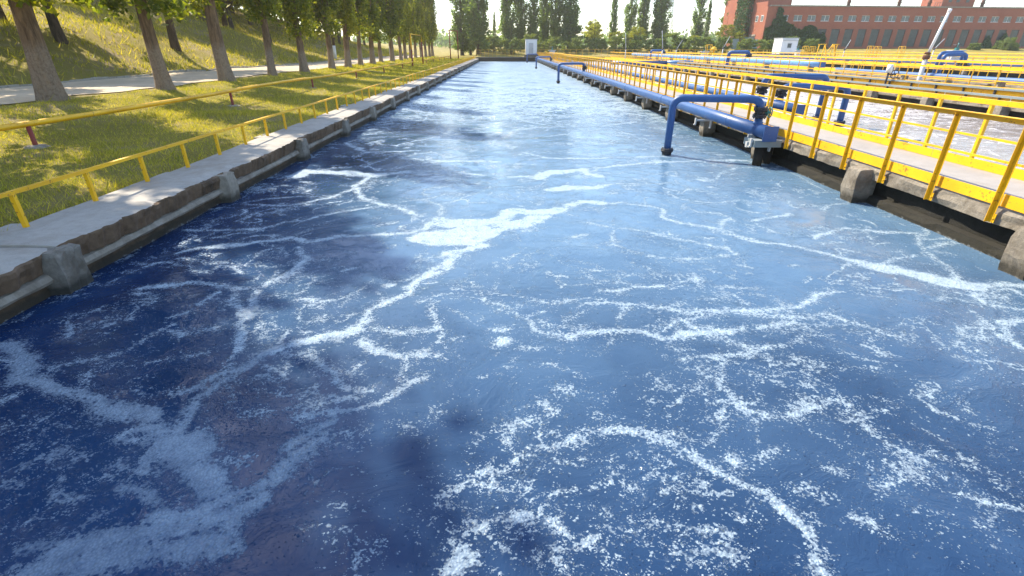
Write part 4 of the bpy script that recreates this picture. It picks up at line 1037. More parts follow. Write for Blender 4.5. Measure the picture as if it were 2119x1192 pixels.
# ------------------------------------------------------------------ air pipes and drop pipes
def flange(m, c, r, axis='z', h=.03, bolts=8, gap=True):
    c = Vector(c); d = {'x': Vector((1,0,0)), 'y': Vector((0,1,0)), 'z': Vector((0,0,1))}[axis]
    m.tube([c - d*h*1.15, c - d*.003], r, 20); m.tube([c + d*.003, c + d*h*1.15], r, 20)
    u = Vector((0,1,0)) if axis != 'y' else Vector((1,0,0)); w = d.cross(u)
    for k_ in range(bolts):
        a = 2*math.pi*k_/bolts; q = c + (u*math.cos(a) + w*math.sin(a))*r*.82
        m.tube([q - d*h*2.0, q + d*h*2.0], r*.085, 6)
def pipeline(label, x, z, r, y0, y1, mat, plate=True, bracket=True, group='air pipes along the walkways', first=11.9):
    t = thing('air_pipe', label, 'pipe', (x, 0, 0), group)
    m = MB(); pts = [(0, y0+(y1-y0)*i/24, z + .008*math.sin(i*1.7)) for i in range(25)]; m.tube(pts, r, 24); obj('pipe_body', m, M[mat], t)
    y = y0 + 2.1
    m = MB()
    while y < y1: m.tube([(0,y-.012,z+.003),(0,y+.012,z+.003)], r+.006, 24); y += 5.8
    obj('weld_ring', m, M[mat], t)
    if plate: obj('end_plate', MB().box(-r-.01,r+.01,y0-.012,y0-.001,z-r-.02,z+r+.01), M['blue'], t)
    if bracket:
        y = first
        bm = MB(); bm.box(-.30,.42,-.03,.03,z-r-.055,z-r-.004).box(-.335,-.3005,-.035,.035,z-r-.13,z-r+.03).box(-.36,-.30,-.03,.03,z-r-.16,z-r-.1305).box(.1,.14,-.03,.03,z-r-.25,z-r-.0555)
        me_ = bm.mesh('bracket'); me_.materials.append(M['steel'])
        while y < y1: link('bracket', me_, None, t, (0, y-.75, 0)); y += SEG
    return t
pipeline('thick blue air pipe with a square end plate along the edge of the first tank', 5.75, .715, .145, 11.0, 98, 'blue')
pipeline('blue air pipe with an end plate running along the brown water of the second tank', 8.78, .72, .145, 15.4, 98, 'blue')
pipeline('large pale blue pipe behind the second yellow railing', 23.4, 1.31, .24, 39.6, 99, 'pale_blue', True, False)
pipeline('long grey blue pipe low behind the toe boards of the third railing', 26.35, .84, .13, 12, 42.5, 'mid_blue', False, False)
pipeline('dark blue pipe glimpsed between the far yellow railings', 43.2, 1.12, .22, 30, 99, 'blue', False, False)
def stands(x, z, y0, y1, step, lab):
    y = y0; i = 0
    m = MB(); m.box(-.2,.2,-.1,.1,-1.2-0,z-.27).box(-.28,.28,-.12,.12,z-.2695,z-.235)
    me_ = m.mesh('pipe_support'); me_.materials.append(M['beam'])
    while y < y1:
        o = link('pipe_support', me_, None, None, (x, y, 0)); tag(o, lab, 'pipe support', 'concrete supports under '+lab.split(' under ')[1]); y += step
stands(23.4, 1.31, 41, 99, 7, 'concrete support standing in water under the large pale blue pipe')
stands(26.35, 1.0, 14, 42, 7, 'concrete support standing in water under the long grey blue pipe')
stands(43.2, 1.12, 32, 99, 9, 'concrete support standing in water under the dark blue far pipe')
# cross pipe bridging the second tank
t = thing('air_pipe', 'blue pipe crossing the second tank to the head of the grey guide rails', 'pipe', (12.2, 61.5, 0), 'air pipes along the walkways')
m = MB(); m.tube([(0,0,.82),(6.3,0,.82)], .20, 20); obj('pipe_body', m, M['blue'], t)
m = MB(); m.tube([(6.3,0,.82),(9.2,-.2,1.02)], [.20,.14], 20); obj('reducer', m, M['pale_blue'], t)

def handwheel(m, c, r, axis='x'):
    c = Vector(c); u, w = (Vector((0,1,0)), Vector((0,0,1))) if axis == 'x' else (Vector((1,0,0)), Vector((0,0,1)))
    ring = [c + (u*math.cos(a) + w*math.sin(a))*r for a in [2*math.pi*i/20 for i in range(21)]]
    m.tube(ring, r*.11, 8, False)
    for k_ in range(4):
        a = math.pi*k_/2+.4; m.tube([c, c + (u*math.cos(a) + w*math.sin(a))*r], r*.08, 6)
    d = u.cross(w); m.tube([c - d*r*.25, c + d*r*.25], r*.2, 8)
def drop_pipe(label, riser, drop, ztop, zpipe, r=.085, wheel_mat='green', foot=True, wheel_axis='x', wheel_side=1):
    """bent pipe: riser on the main, over the edge and down into the water"""
    t = thing('drop_pipe', label, 'pipe', (riser[0], riser[1], 0), 'bent drop pipes from the air pipes')
    dx, dy = drop[0]-riser[0], drop[1]-riser[1]
    zv = zpipe + .40
    m = MB(); m.tube(arc([(0,0,zv+.05),(0,0,ztop),(dx,dy,ztop-.03),(dx,dy,-.5)], .26, 8), r, 20); obj('bent_pipe', m, M['blue'], t)
    m = MB(); m.tube([(0,0,zpipe),(0,0,zv-.13)], r*1.02, 20).tube([(0,0,zpipe+.12),(0,0,zpipe+.17)], r*1.25, 16); obj('riser', m, M['blue'], t)
    m = MB(); flange(m, (0,0,zv+.045), r*1.75); flange(m, (0,0,zv-.105), r*1.75)
    m.tube([(0,0,zv-.10),(0,0,zv+.04)], r*1.3, 16)
    s = wheel_side
    vv = obj('valve', m, M['dark'], t)
    m = MB(); m.tube([(0,0,zv-.03),(s*.13,0,zv-.03)], r*.8, 14).tube([(s*.13,0,zv-.03),(s*.23,0,zv-.03)], r*.35, 10); m.tube([(s*.12,0,zv-.03),(s*.15,0,zv-.03)], r*1.05, 14)
    obj('bonnet', m, M[wheel_mat], vv)
    m = MB(); handwheel(m, (s*.22,0,zv-.03), r*1.25); obj('handwheel', m, M[wheel_mat], vv)
    if foot:
        m = MB(); flange(m, (dx,dy,.13), r*1.75, 'z', .028); m.tube([(dx,dy,.02),(dx,dy,.11)], r*1.35, 16); obj('foot_flange', m, M['dark'], t)
    return t
names = ['bent blue drop pipe with a green handwheel nearest the camera in the first tank', 'second bent blue drop pipe in the first tank, halfway along the blue air pipe', 'third bent blue drop pipe in the first tank, small near the far end', 'farthest bent blue drop pipe of the first tank, beside the white booth']
for lab, y in zip(names, (12.4, 39.6, 67.6, 95.0)):
    drop_pipe(lab, (5.75, y-.75), (4.0, y), 1.36, .715)
drop_pipe('nearer of the two bent blue pipes dipping into the brown second tank', (8.95, 17.0), (11.3, 17.3), 1.27, .72, .10, 'dark', wheel_side=-1)
drop_pipe('farther and taller of the two bent blue pipes dipping into the brown second tank', (8.95, 18.3), (11.3, 18.6), 1.50, .72, .10, 'dark', wheel_side=-1)
drop_pipe('bent dark blue pipe over the large pale blue pipe behind the second railing', (23.4, 52.0), (21.9, 53.0), 2.0, 1.31, .16, 'dark', False)
drop_pipe('small dark bent pipe far back among the yellow railings in front of the hedge', (24.0, 82.0), (22.2, 82.5), 2.0, 1.31, .15, 'dark', False)
drop_pipe('nearer bent blue pipe arching over the far right railings', (31.0, 36.2), (29.5, 36.2), 1.98, 1.0, .12, 'dark', False)
drop_pipe('farther bent blue pipe arching over the far right railings', (31.6, 37.2), (30.0, 37.2), 2.08, 1.0, .12, 'dark', False)
# bracket block under the end of the near pipe
t = thing('pipe_cradle', 'grey steel cradle with pale edges under the end plate of the thick blue air pipe', 'bracket', (5.75, 11.35, 0))
m = MB(); m.box(-.28,.32,-.30,.22,.42,.5655); obj('cradle_box', m, M['grey'], t)
m = MB(); m.box(-.33,-.2805,-.06,.03,.38,.50).box(-.20,.38,.2205,.26,.40,.62); obj('edge_angle', m, M['steel'], t)
m = MB(); m.tube([(-.05,-.1,.42),(-.02,-.1,-.4)], .10, 10).tube([(.25,.1,.42),(.25,.1,-.4)], .11, 10); obj('leg', m, M['dark_beam'], t)

# ------------------------------------------------------------------ barrier of thick yellow pipe on red posts in the grass, and the portal
def barrier(label, y0, y1, first, sp):
    t = thing('pipe_barrier', label, 'barrier', (-9.8, y0, 0), 'yellow pipe barriers on the lawn')
    m = MB(); n = int((y1-y0)/2)
    m.tube([(.05*math.sin(i*.9), (y1-y0)*i/n, gz(-9.8, y0+(y1-y0)*i/n)*0.25 + .375 + .495 + .025*math.sin(i*.63)) for i in range(n+1)], .058, 14); obj('rail', m, M['yellow'], t)
    y = first
    while y < y1:
        z = gz(-9.8, y); m = MB(); m.tube([(rnd.uniform(-.03,.03), y-y0, z-.3),(0, y-y0, .94)], .045, 10); obj('post', m, M['red'], t)
        m = MB()
        V = [(0,y-y0,z+.05)] + [(math.cos(a)*rr, y-y0+math.sin(a)*rr, z+hh) for hh, rr0 in ((.045,.13),(.02,.24),(-.06,.30)) for a in [2*math.pi*i/11 for i in range(11)] for rr in [rr0*rnd.uniform(.75,1.2)]]
        F = [(0,1+i,1+(i+1)%11) for i in range(11)] + [(1+a*11+i,1+(a+1)*11+i,1+(a+1)*11+(i+1)%11,1+a*11+(i+1)%11) for a in range(2) for i in range(11)]
        m.add(V, F); obj('footing', m, M['ledge'], t); y += sp
    return t
barrier('long yellow pipe barrier on short red posts in the grass, nearer than the portal frame', -2, 58.2, 2.4, 8.35)
barrier('yellow pipe barrier on thin red posts continuing beyond the portal frame', 66.2, 101, 69, 7)
t = thing('portal_frame', 'tall thin portal frame of yellow and dark red pipe standing on the lawn', 'frame', (-9.8, 58.3, 0))
m = MB(); m.tube([(0,0,2.2),(0,0,3.66),(0,7.6,3.66),(0,7.6,3.0)], .075, 10); obj('crossbar', m, M['yellow'], t)
for y, z in ((0,2.2),(7.6,3.0)):
    m = MB(); m.tube([(0,y,.2),(0,y,z)], .078, 10); obj('leg', m, M['red'], t)
t = thing('portal_frame', 'distant rusty pipe frame beside the poplar at the far end of the lawn', 'frame', (-9.4, 96, 0))
m = MB(); m.tube([(0,0,.4),(0,0,5.0),(1.2,2,5.0),(1.2,2,.4)], .09, 8); obj('crossbar', m, M['red'], t)

# poles beyond the path, white painted feet
for x, y, lab in ((-20.6, 67, 'grey concrete pole with a white painted foot beyond the path, left one'), (-20.7, 100, 'thin grey pole with a white painted foot beyond the path, right one')):
    t = thing('lamp_post', lab, 'pole', (x, y, gz(x, y)), 'poles beyond the path')
    m = MB(); m.tube([(0,0,1.45),(0,0,9)], [.17,.11], 12); obj('shaft', m, M['bark2'] if x > -20.65 else M['steel'], t)
    m = MB(); m.tube([(0,0,-.4),(0,0,1.449)], [.19,.175], 12); obj('painted_foot', m, M['white'], t)

# ------------------------------------------------------------------ booths
def booth(label, loc, w, d, h, zb, door, win, rz=0):
    t = thing('booth', label, 'booth', loc, None, rz)
    obj('wall', MB().box(-w/2,w/2,-d/2,d/2,0,h), M['white'], t)
    obj('roof', MB().box(-w/2-.08,w/2+.08,-d/2-.08,d/2+.08,h+.001,h+.09), M['steel'], t)
    if zb: obj('plinth', MB().box(-w/2-.2,w/2+.2,-d/2-.2,d/2+.2,-zb,-.002), M['ledge'], t)
    if door:
        dd = obj('door', MB().box(-w*.22,w*.18,-d/2-.03,-d/2-.003,.1,h*.78), M['pale_blue' if False else 'steel'], t)
        obj('handle', MB().box(w*.12,w*.145,-d/2-.07,-d/2-.031,h*.38,h*.44), M['dark'], dd)
    if win:
        f = obj('window', MB().box(-.38,.38,-d/2-.03,-d/2-.003,h*.36,h*.70), M['steel'], t)
        obj('pane', MB().box(-.30,.30,-d/2-.04,-d/2-.031,h*.40,h*.66), M['dusty_glass'], f)
        obj('canopy', MB().box(-w*.42,w*.42,-d/2-.25,-d/2-.003,h*.86,h*.90), M['steel'], t)
booth('narrow white booth with a pale door at the far end of the tank', (5.15, 104.9, 1.15), 2.15, 1.8, 2.55, .6, True, False)
booth('white kiosk with one small dark window in front of the ivy on the brick building', (48.8, 95, 1.42), 2.75, 2.9, 2.35, 2.4, False, True)

# ------------------------------------------------------------------ masts, hoists, ladders among the right hand tanks
t = thing('swivel_mast', 'white tube mast leaning on a dark swivel collar in front of the brick building', 'mast', (25.85, 33, 0))
obj('post', MB().tube([(0,0,-1.2),(-.05,0,1.85)], .13, 14), M['steel'], t)
obj('collar', MB().tube([(-.05,0,1.75),(-.05,0,1.98)], .19, 12).tube([(-.05,0,2.02),(-.03,0,2.12)], .16, 12), M['rust'], t)
obj('tube', MB().tube([(-.02,0,2.0),(.42,0,4.35)], .075, 14).tube([(.40,0,4.25),(.44,0,4.45)], .10, 12), M['white'], t)
def lamp(label, x, y, zb, zt, lx, ly, zbend):
    t = thing('light_pole', label, 'pole', (x, y, zb), 'slender grey poles among the tanks')
    obj('post', MB().tube([(0,0,-1.8),(0,0,zbend)], .07, 10), M['steel'], t)
    obj('arm', MB().tube([(0,0,zbend),(lx,ly,zt)], [.055,.035], 8), M['steel'], t)
    obj('hinge', MB().tube([(-.1,0,zbend-.08),(.1,0,zbend+.08)], .10, 8), M['dark'], t)
def at_px(px, Y): return (px-1043)/1138*Y
lamp('slender tilted pole in front of the dark gates left of the brick building', at_px(1499,80), 80, 1.3, 2.6, .75, 0, 1.0)
lamp('slender tilted pole in front of the lower windows of the brick building', at_px(1755,80), 80, 1.3, 2.1, .55, 0, .8)
lamp('slender tilted pole just right of the big white mast', at_px(1944,70), 70, 1.3, 2.1, .9, 0, .9)
lamp('thin straight pole against the hedge, left of the three by the far basin', at_px(1296,85), 85, 1.2, 3.2, -.25, 0, 1.0)
lamp('thicker pale pole against the hedge, middle of the three by the far basin', at_px(1373,70), 70, 1.2, 3.1, -.35, 0, 1.0)
lamp('short tilted pole against the hedge, right of the three by the far basin', at_px(1402,95), 95, 1.2, 2.3, .8, 0, .9)
def hoops(label, x, y, zt, w=.55):
    t = thing('ladder', label, 'ladder', (x, y, 0), 'yellow ladder hoops on the far walkways')
    m = MB(); m.tube(arc([(0,0,.5),(0,0,zt),(w,0,zt),(w,0,.5)], .08, 3), .035, 8); obj('hoop', m, M['yellow'], t)
    m = MB(); m.tube(arc([(0,.5,.5),(0,.5,zt),(w,.5,zt),(w,.5,.5)], .08, 3), .035, 8); obj('hoop', m, M['yellow'], t)
    m = MB()
    for i in range(6): m.tube([(0,0,.7+.3*i),(w,0,.7+.3*i)], .02, 6)
    obj('rungs', m, M['yellow'], t)
for px, Y, zt, lab in ((1670,79,2.55,'first small yellow ladder hoop, just right of the white kiosk'),(1685,79,2.5,'second small yellow ladder hoop, between the white kiosk and the yellow gantry'),(1807,74,2.55,'left of a pair of small yellow ladder hoops under the lower windows'),(1823,74,2.5,'right of a pair of small yellow ladder hoops under the lower windows'),(1874,72,2.5,'wider yellow ladder hoop left of the white mast'),(1466,62,2.65,'tall narrow yellow ladder hoop in front of the shrubs left of the building')):
    hoops(lab, at_px(px, Y), Y, zt)
t = thing('gantry', 'yellow gantry with crossed braces rising above the far railings', 'gantry', (at_px(1697, 72), 72, 0))
for x in (0, 1.0, 2.4, 3.2): obj('leg', MB().bar((x*.75,0,.5),(x*.75+.15,0,2.75),.09), M['yellow'], t)
obj('crossbar', MB().bar((0,0,2.75),(1.1,0,2.78),.08).bar((1.85,0,2.75),(2.75,0,2.75),.1), M['yellow'], t)
obj('brace', MB().bar((.6,.1,.6),(2.0,.1,2.72),.07).bar((1.0,.15,2.75),(1.75,.15,.6),.09).bar((2.2,.15,2.75),(2.9,.15,.6),.14), M['yellow'], t)
def hoist(label, x, y, z, s=1.0):
    t = thing('gate_hoist', label, 'hoist', (x, y, 0), 'gate hoists with handwheels')
    obj('stand', MB().box(-.5*s,.5*s,-.3,.3,-1.2,z).box(-.7*s,.7*s,-.4,.4,z+.001,z+.10), M['steel'], t)
    obj('spindle', MB().tube([(0,0,z+.1),(0,0,z+.75)], .05, 8).box(-.16,.16,-.12,.12,z+.102,z+.34), M['green'], t)
    m = MB(); ring = [Vector((math.cos(a)*.38, math.sin(a)*.38, z+.58)) for a in [2*math.pi*i/16 for i in range(17)]]
    m.tube(ring, .04, 6, False)
    for q in range(3): m.tube([(0,0,z+.58), ring[q*5+1]], .03, 6)
    obj('handwheel', m, M['dark'], t)
hoist('grey gate hoist with a dark handwheel in front of the right hand ivy', at_px(1992, 55), 55, 2.05)
hoist('dark gate hoist on a brown box at the far end right of the white booth', at_px(1143, 101), 101, 1.85)
hoist('small green gate hoist between the white kiosk and the first ladder hoop', at_px(1657, 88), 88, 1.9, .6)
hoist('low gate hoist before the shrubs left of the dark gates', at_px(1462, 88), 88, 1.75)
t = thing('valve_stand', 'pale valve actuator with a dark wheel standing on the second walkway', 'valve', (19.3, 26.8, .56))
obj('stem', MB().tube([(0,0,0),(0,0,.75)], .05, 10).tube([(0,0,0),(0,0,.06)], .16, 10), M['dark'], t)
obj('housing', MB().tube([(0,0,.70),(0,0,1.08)], [.14,.12], 14), M['white'], t)
m = MB(); handwheel(m, (.34,0,.62), .20, 'y'); m.tube([(0,0,.62),(.34,0,.62)], .035, 8); obj('handwheel', m, M['dark'], t)
t = thing('hydrant', 'yellow mushroom shaped hood on a post before the shrubs left of the building', 'vent', (at_px(1480, 78), 78, 0))
obj('post', MB().tube([(0,0,-1),(0,0,2.1)], .12, 10), M['yellow'], t); obj('hood', MB().tube([(0,0,2.0),(0,0,2.15),(0,0,2.4),(0,0,2.5)], [.45,.42,.3,.05], 14), M['yellow'], t)

# ------------------------------------------------------------------ brick building
B0 = Vector((58.6, 125.0, 1.6)); brz = R(6.0)
bl = thing('brick_building', 'long red brick industrial hall with two rows of windows behind the right hand tanks', 'building', B0, None, brz)
LB, HB = 78.0, 9.0
wins_up = [4.3 + 3.33*i for i in range(22)]; U0, U1, UW = 6.15, 7.32, 2.0; D0, D1, DW = .95, 4.45, 2.05
# front wall as brick piers, spandrels and bands around real openings
m = MB()
m.box(0, LB, 0, .4, -1.0, D0).box(0, LB, 0, .4, D1, U0).box(0, LB, 0, .4, U1, HB)
def piers(z0, z1, w):
    x = 0
    for c_ in wins_up: m.box(x, c_-w/2, 0, .4, z0, z1); x = c_+w/2
    m.box(x, LB, 0, .4, z0, z1)
piers(D0, D1, DW); piers(U0, U1, UW)
m.box(-.001, .398, .402, 5.6, -1, HB+1.0).box(LB-.4, LB, .402, 18, -1, HB)
obj('wall', m, M['brick'], bl)
for i, c_ in enumerate(wins_up):
    for (z0, z1, w, up) in ((U0, U1, UW, True), (D0, D1, DW, False)):
        a0, a1 = c_-w/2, c_+w/2; f_ = .07; fm = MB()
        fm.box(a0,a0+f_,.10,.18,z0,z1).box(a1-f_,a1,.10,.18,z0,z1).box(a0+f_,a1-f_,.10,.18,z0,z0+f_).box(a0+f_,a1-f_,.10,.18,z1-f_,z1)
        if up: fm.box(c_-.04,c_+.04,.10,.18,z0+f_,z1-f_).box(a0-.06,a1+.06,-.06,.0985,z0-.05,z0-.0005)
        else:
            for q in (1,2,3): fm.box(a0+w*q/4-.018,a0+w*q/4+.018,.11,.16,z0+f_,z1-f_)
            for q in range(1,6): fm.box(a0+f_,a1-f_,.112,.158,z0+(z1-z0)*q/6-.018,z0+(z1-z0)*q/6+.018)
            fm.box(a0-.05,a1+.05,-.03,.098,z1+.001,z1+.12)
        fr = obj('window', fm, M['white'] if up else M['dark'], bl)
        obj('pane', MB().box(a0+f_,a1-f_,.125,.135,z0+f_,z1-f_), M['glass'] if up else M['dusty_glass'], fr)
obj('cornice', MB().box(.6,LB+.2,-.28,.42,HB+.003,HB+.26), M['ledge'], bl)
obj('roof', MB().box(.4,LB,.42,18,HB-.2,HB+.15), M['roof'], bl)
tw = MB(); tw.box(.0,9,5.61,17,-1,HB+4.5); tw.box(-1.2,-.002,6.4,17,-1,HB+2.2)
obj('rear_block', tw, M['brick'], bl)
# end face windows and the double door on the left end
for y in (1.5, 3.6):
    fr = obj('window', MB().box(-.06,-.0025,y-.5,y+.5,U0-.1,U1), M['white'], bl); obj('pane', MB().box(-.075,-.0605,y-.42,y+.42,U0,U1-.1), M['glass'], fr)
dr = obj('door', MB().box(-.05,-.0025,3.2,5.2,-.4,3.1), M['dark'], bl); obj('lintel', MB().box(-.12,-.0025,3.0,5.4,3.12,3.5), M['ledge'], bl)
obj('door_leaf', MB().box(-1.5,-.06,3.1,3.16,-.4,3.0), M['door'], dr); obj('door_leaf', MB().box(-2.2,-.06,5.25,5.31,-.4,3.0), M['door'], dr)
obj('plinth', MB().box(-.08,-.0025,0,3.0,-1,.5), M['ledge'], bl)
def vent(x, y, h, r):
    m = MB(); m.tube([(x,y,HB+.1),(x,y,HB+h)], r, 12).tube([(x,y,HB+h*.45),(x,y,HB+h*.55)], r*1.3, 12); obj('vent_pipe', m, M['rust'], bl)
for x in (20.2, 32.8, 40.5, 54.3): vent(x, 1.4, 2.2, .34)
ph = obj('penthouse', MB().box(43.5,51.8,1.2,7,HB+.16,HB+3.4), M['brick'], bl)
for x in (45, 47, 49.5): obj('window', MB().box(x,x+.8,1.14,1.1975,HB+1.2,HB+2.4), M['dusty_glass'], ph)
m = MB()
for x in range(0, 4): m.bar((41.5+x*.6,.9,HB+.26),(41.5+x*.6,.9,HB+1.2),.06)
m.bar((41.5,.9,HB+1.2),(43.4,.9,HB+1.2),.05).bar((51.9,.9,HB+1.2),(54.5,.9,HB+1.2),.05).bar((51.9,.9,HB+.7),(54.5,.9,HB+.7),.05); obj('roof_railing', m, M['dark'], bl)
# ivy on the brick
def wall_pts(n, seed, test, x0, x1, z0, z1, off, depth=.25):
    rs = np.random.RandomState(seed); out = []
    while len(out) < n:
        x = rs.uniform(x0, x1); z = rs.uniform(z0, z1)
        if test(x, z): out.append((x, -off - rs.uniform(0, depth), z))
    return np.array(out)
def ivy_shape(x, z):
    w = 1.1*(float(n1d(x*.9, 41))-.5) + .8*(n1d(z*1.3+x*.5, 43)-.5)
    if x < 4.6: top = 4.2 + 1.4*x*.5
    elif x < 8: top = 6.3 - (x-4.6)*.55
    elif x < 9.5: top = 4.6
    elif x < 12.5: top = 5.5 - abs(x-11)*.35
    else: top = 4.6 - (x-12.5)*1.15 + (1.0 if 14.2 < x < 15.4 else 0)
    if 2.3 < x < 3.6 and z > 3: top = 8.9
    if 1.6 < x < 4.4 and z > 3: top = max(top, 7.2 - abs(x-3)*.8)
    return z < top + w and x > .2 + .3*w
def ivy2(x, z):
    w = .8*(n1d(x*1.1, 51)-.5) + .6*(n1d(z, 53)-.5)
    return z < (3.6 - abs(x-1.8)*1.5 if x < 4 else 4.2 - abs(x-6)*1.7) + w
iv = thing('ivy', 'dark green ivy climbing the left end of the brick facade up to the roof', 'ivy', B0, None, brz)
link('leaves', leaves('leaves', wall_pts(15000, 3, ivy_shape, .2, 17, -.8, 9, .05, .55), .21, 5, 0.0), M['ivy_leaf'], iv)
iv = thing('ivy', 'smaller patch of ivy between the lower windows near the right edge', 'ivy', B0 + Vector((55.5*math.cos(brz), 55.5*math.sin(brz), 0)), None, brz)
link('leaves', leaves('leaves', wall_pts(3500, 4, ivy2, 0, 8.6, -.8, 4.8, .05, .5), .21, 6, 0.0), M['ivy_leaf'], iv)
iv = thing('ivy', 'ivy covering the shaded rear block behind the sunlit brick end wall', 'ivy', B0, None, brz)
P = np.random.RandomState(8).uniform((-1.6,6.0,-1),(-.0,11,11.5),(9000,3)); P = P[(P[:,0] < -1.2) | (P[:,1] < 6.5)]
link('leaves', leaves('leaves', P, .22, 7, 0.0), M['ivy_leaf'], iv)
# scrap by the gates
t = thing('container', 'dark grey metal skip with a rusty side by the left end of the brick building', 'skip', (52.5, 121, 1.75))
obj('tub', MB().box(-1.9,1.6,-1,1,0,2.0), M['rust'], t); obj('panel', MB().box(-2.6,-1.3,-1.12,-1.002,0,2.3), M['grey'], t); obj('panel', MB().box(1.7,3.0,-1.12,-1.002,0,2.2), M['door'], t)

# ------------------------------------------------------------------ lattice pylon far behind
t = thing('pylon', 'thin grey lattice pylon on the horizon between the distant poplars', 'pylon', (at_px(1381, 420), 420, 2))
m = MB(); H_ = 33; wb, wt = 3.0, .5
for i in range(9):
    z0, z1 = H_*i/9, H_*(i+1)/9; a, b = wb+(wt-wb)*i/9, wb+(wt-wb)*(i+1)/9
    for sx, sy in ((-1,-1),(1,-1),(1,1),(-1,1)): m.bar((sx*a,sy*a,z0),(sx*b,sy*b,z1),.32)
    m.bar((-a,-a,z0),(b,-b,z1),.2).bar((a,-a,z0),(-b,-b,z1),.2)
obj('tower', m, M['grey'], t)
m = MB()
for z, w in ((24,5),(28,4),(32,3)): m.bar((-w,0,z),(w,0,z),.3).bar((-w,0,z),(0,0,z+1.2),.2).bar((w,0,z),(0,0,z+1.2),.2)
obj('cross_arm', m, M['grey'], t)
# ------------------------------------------------------------------ roadside poplars
PV = [poplar(11+i, 14.5+.7*i, r0, 3.25+.2*i, rm, 150, 100, .115, M['poplar_leaf'], ln) for i, (r0, rm, ln) in enumerate(((.27,1.45,(-.014,0)),(.235,1.4,(-.020,.01)),(.27,1.5,(-.006,-.01)),(.215,1.35,(.0,.012))))]
rowY = [16.7, 21.4, 26.8, 32.1, 37.0, 42.3, 46.4, 51.0, 56.0, 60.5, 65.5, 70, 75, 79.5, 84, 88.5, 93, 97.5, 102]
G = 'poplars in the row beside the path'
def row_tree(y, lab, i, s=1.0):
    x = {16.7:-14.0, 21.4:-13.45, 26.8:-13.74, 32.1:-13.67, 37.0:-13.6}.get(y, -13.4 + rnd.uniform(-.2,.2))
    plant('poplar_tree', lab, 'poplar', PV[i % 4], (M['bark'], M['poplar_leaf']), (x, y, gz(x, y)), G, [0.4,2.1,4.0,5.2,1.1][i % 5], s)
extra = ['thickest, leaning trunk', 'thick leaning trunk', 'broad ribbed trunk', 'straight ribbed trunk', 'slim trunk']
for i, y in enumerate(rowY):
    row_tree(y, 'poplar with a ' + (extra[i] if i < 5 else 'whitewashed foot') + ', ' + ORD[i] + ' of the roadside row from the left edge', i, (1.05, 1.0, 1.06, .95, .86)[i] if i < 5 else rnd.uniform(.8,.95))
for i, y in enumerate((11.6, 6.8, 1.6, -3.8, -9.0)):  # unseen trees of the row, oversized so their shade covers the lower-left water
    row_tree(y, 'unseen roadside poplar enlarged to shade the water, ' + ('next before the first one in view' if i == 0 else ORD[i+1] + ' before the first one in view'), i+1, (1.4, 1.4, 1.3))

# ------------------------------------------------------------------ wood on the slope
BV = [broad(31+i, h, .22, z0, rad, 70, 110, .17) for i, (h, z0, rad) in enumerate(((11,2.6,3.4),(9,2.2,3.0),(13,3.4,3.8)))]
rs = random.Random(5); k_ = 0; placed = []
front = [(-24.5,31),(-23.6,40),(-26,25),(-29,22),(-30,34)]
while len(placed) < 74:
    if k_ < len(front): x, y = front[k_]
    else: y = rs.uniform(14, 125) if len(placed) < 34 else rs.uniform(60, 128); x = -rs.uniform(37 if y < 52 else 26, 62 if y < 60 else 50)
    k_ += 1
    if any((x-a)**2+(y-b)**2 < 11 for a, b in placed): continue
    placed.append((x, y)); i = len(placed)
    fr = i <= 2
    plant('broadleaf_tree', ('broadleaf tree with a leaning trunk in front of the wood on the slope, left one' if i == 1 else 'broadleaf tree with a slim trunk in front of the wood on the slope, right one') if fr else 'leafy tree in the wood on the grassy slope beyond the path', 'tree', BV[i % 3], (M['bark2'], M['wood_leaf']), (x, y, gz(x, y)-.1), None if fr else 'trees of the wood on the slope', rs.uniform(0,6.28), rs.uniform(.85,1.25))

# ------------------------------------------------------------------ poplars and shrubs behind the far end
FV = [poplar(51+i, 20+i, .28, 1.6, rm, 150, 75, .17, M['far_leaf']) for i, rm in enumerate((1.5,1.7,1.35))]
far = [(-5.1,109,1.15,1.25,'broad dark poplar at the far left corner of the tank'),(-8.6,112,1.1,1.0,'tall poplar just left of the broad dark one at the far end'),(-2.9,170,.45,.9,'small distant poplar in the sky gap left of the hedge'),
 (.75,125,1.15,1.0,'poplar behind the hedge, leftmost of the group left of the booth'),(3.75,126,1.2,.85,'poplar behind the hedge, just left of the white booth'),(6.6,125,1.15,.85,'poplar behind the hedge, straight above the white booth'),(9.2,127,1.15,.75,'slim poplar behind the hedge, next right of the white booth'),(11.5,125,1.2,.8,'poplar behind the hedge, second right of the white booth'),(14.6,124,1.25,1.2,'wide poplar behind the hedge, rightmost of the group near the booth'),
 (27.8,142,.78,.8,'lone slim poplar rising above the shrubs right of the booth group'),(33.0,146,.95,1.0,'left poplar of the trio in front of the pylon'),(36.6,147,1.05,1.05,'middle poplar of the trio in front of the pylon'),(40.6,145,1.1,1.35,'wide right poplar of the trio in front of the pylon'),(53.0,152,.85,1.2,'poplar with an uneven top between the pylon and the brick building'),(57.0,156,.55,1.0,'short poplar beside the one between pylon and brick building'),(58.2,142,1.15,1.5,'poplar close to the left end of the brick building'),(-7.2,118,.95,.9,'thin poplar behind the far left corner of the tank')]
for i, (x, y, s, w, lab) in enumerate(far):
    plant('poplar_tree', lab, 'poplar', FV[i % 3], (M['bark2'], M['far_leaf']), (x, y, gz(x, y)-.2), 'poplars behind the far end', i*1.3, (s*w*1.08, s*w*1.08, s))
SV = [broad(71+i, 3.0+.5*i, .06, .15, 1.7+.2*i, 40, 85, .13, .9) for i in range(3)]
x = -4.2; i = 0; sp = []
while x < 62:
    y = 111 + rs.uniform(-2.5,4); sp.append((x, y, rs.uniform(.72,.98))); x += rs.uniform(1.5,2.5)
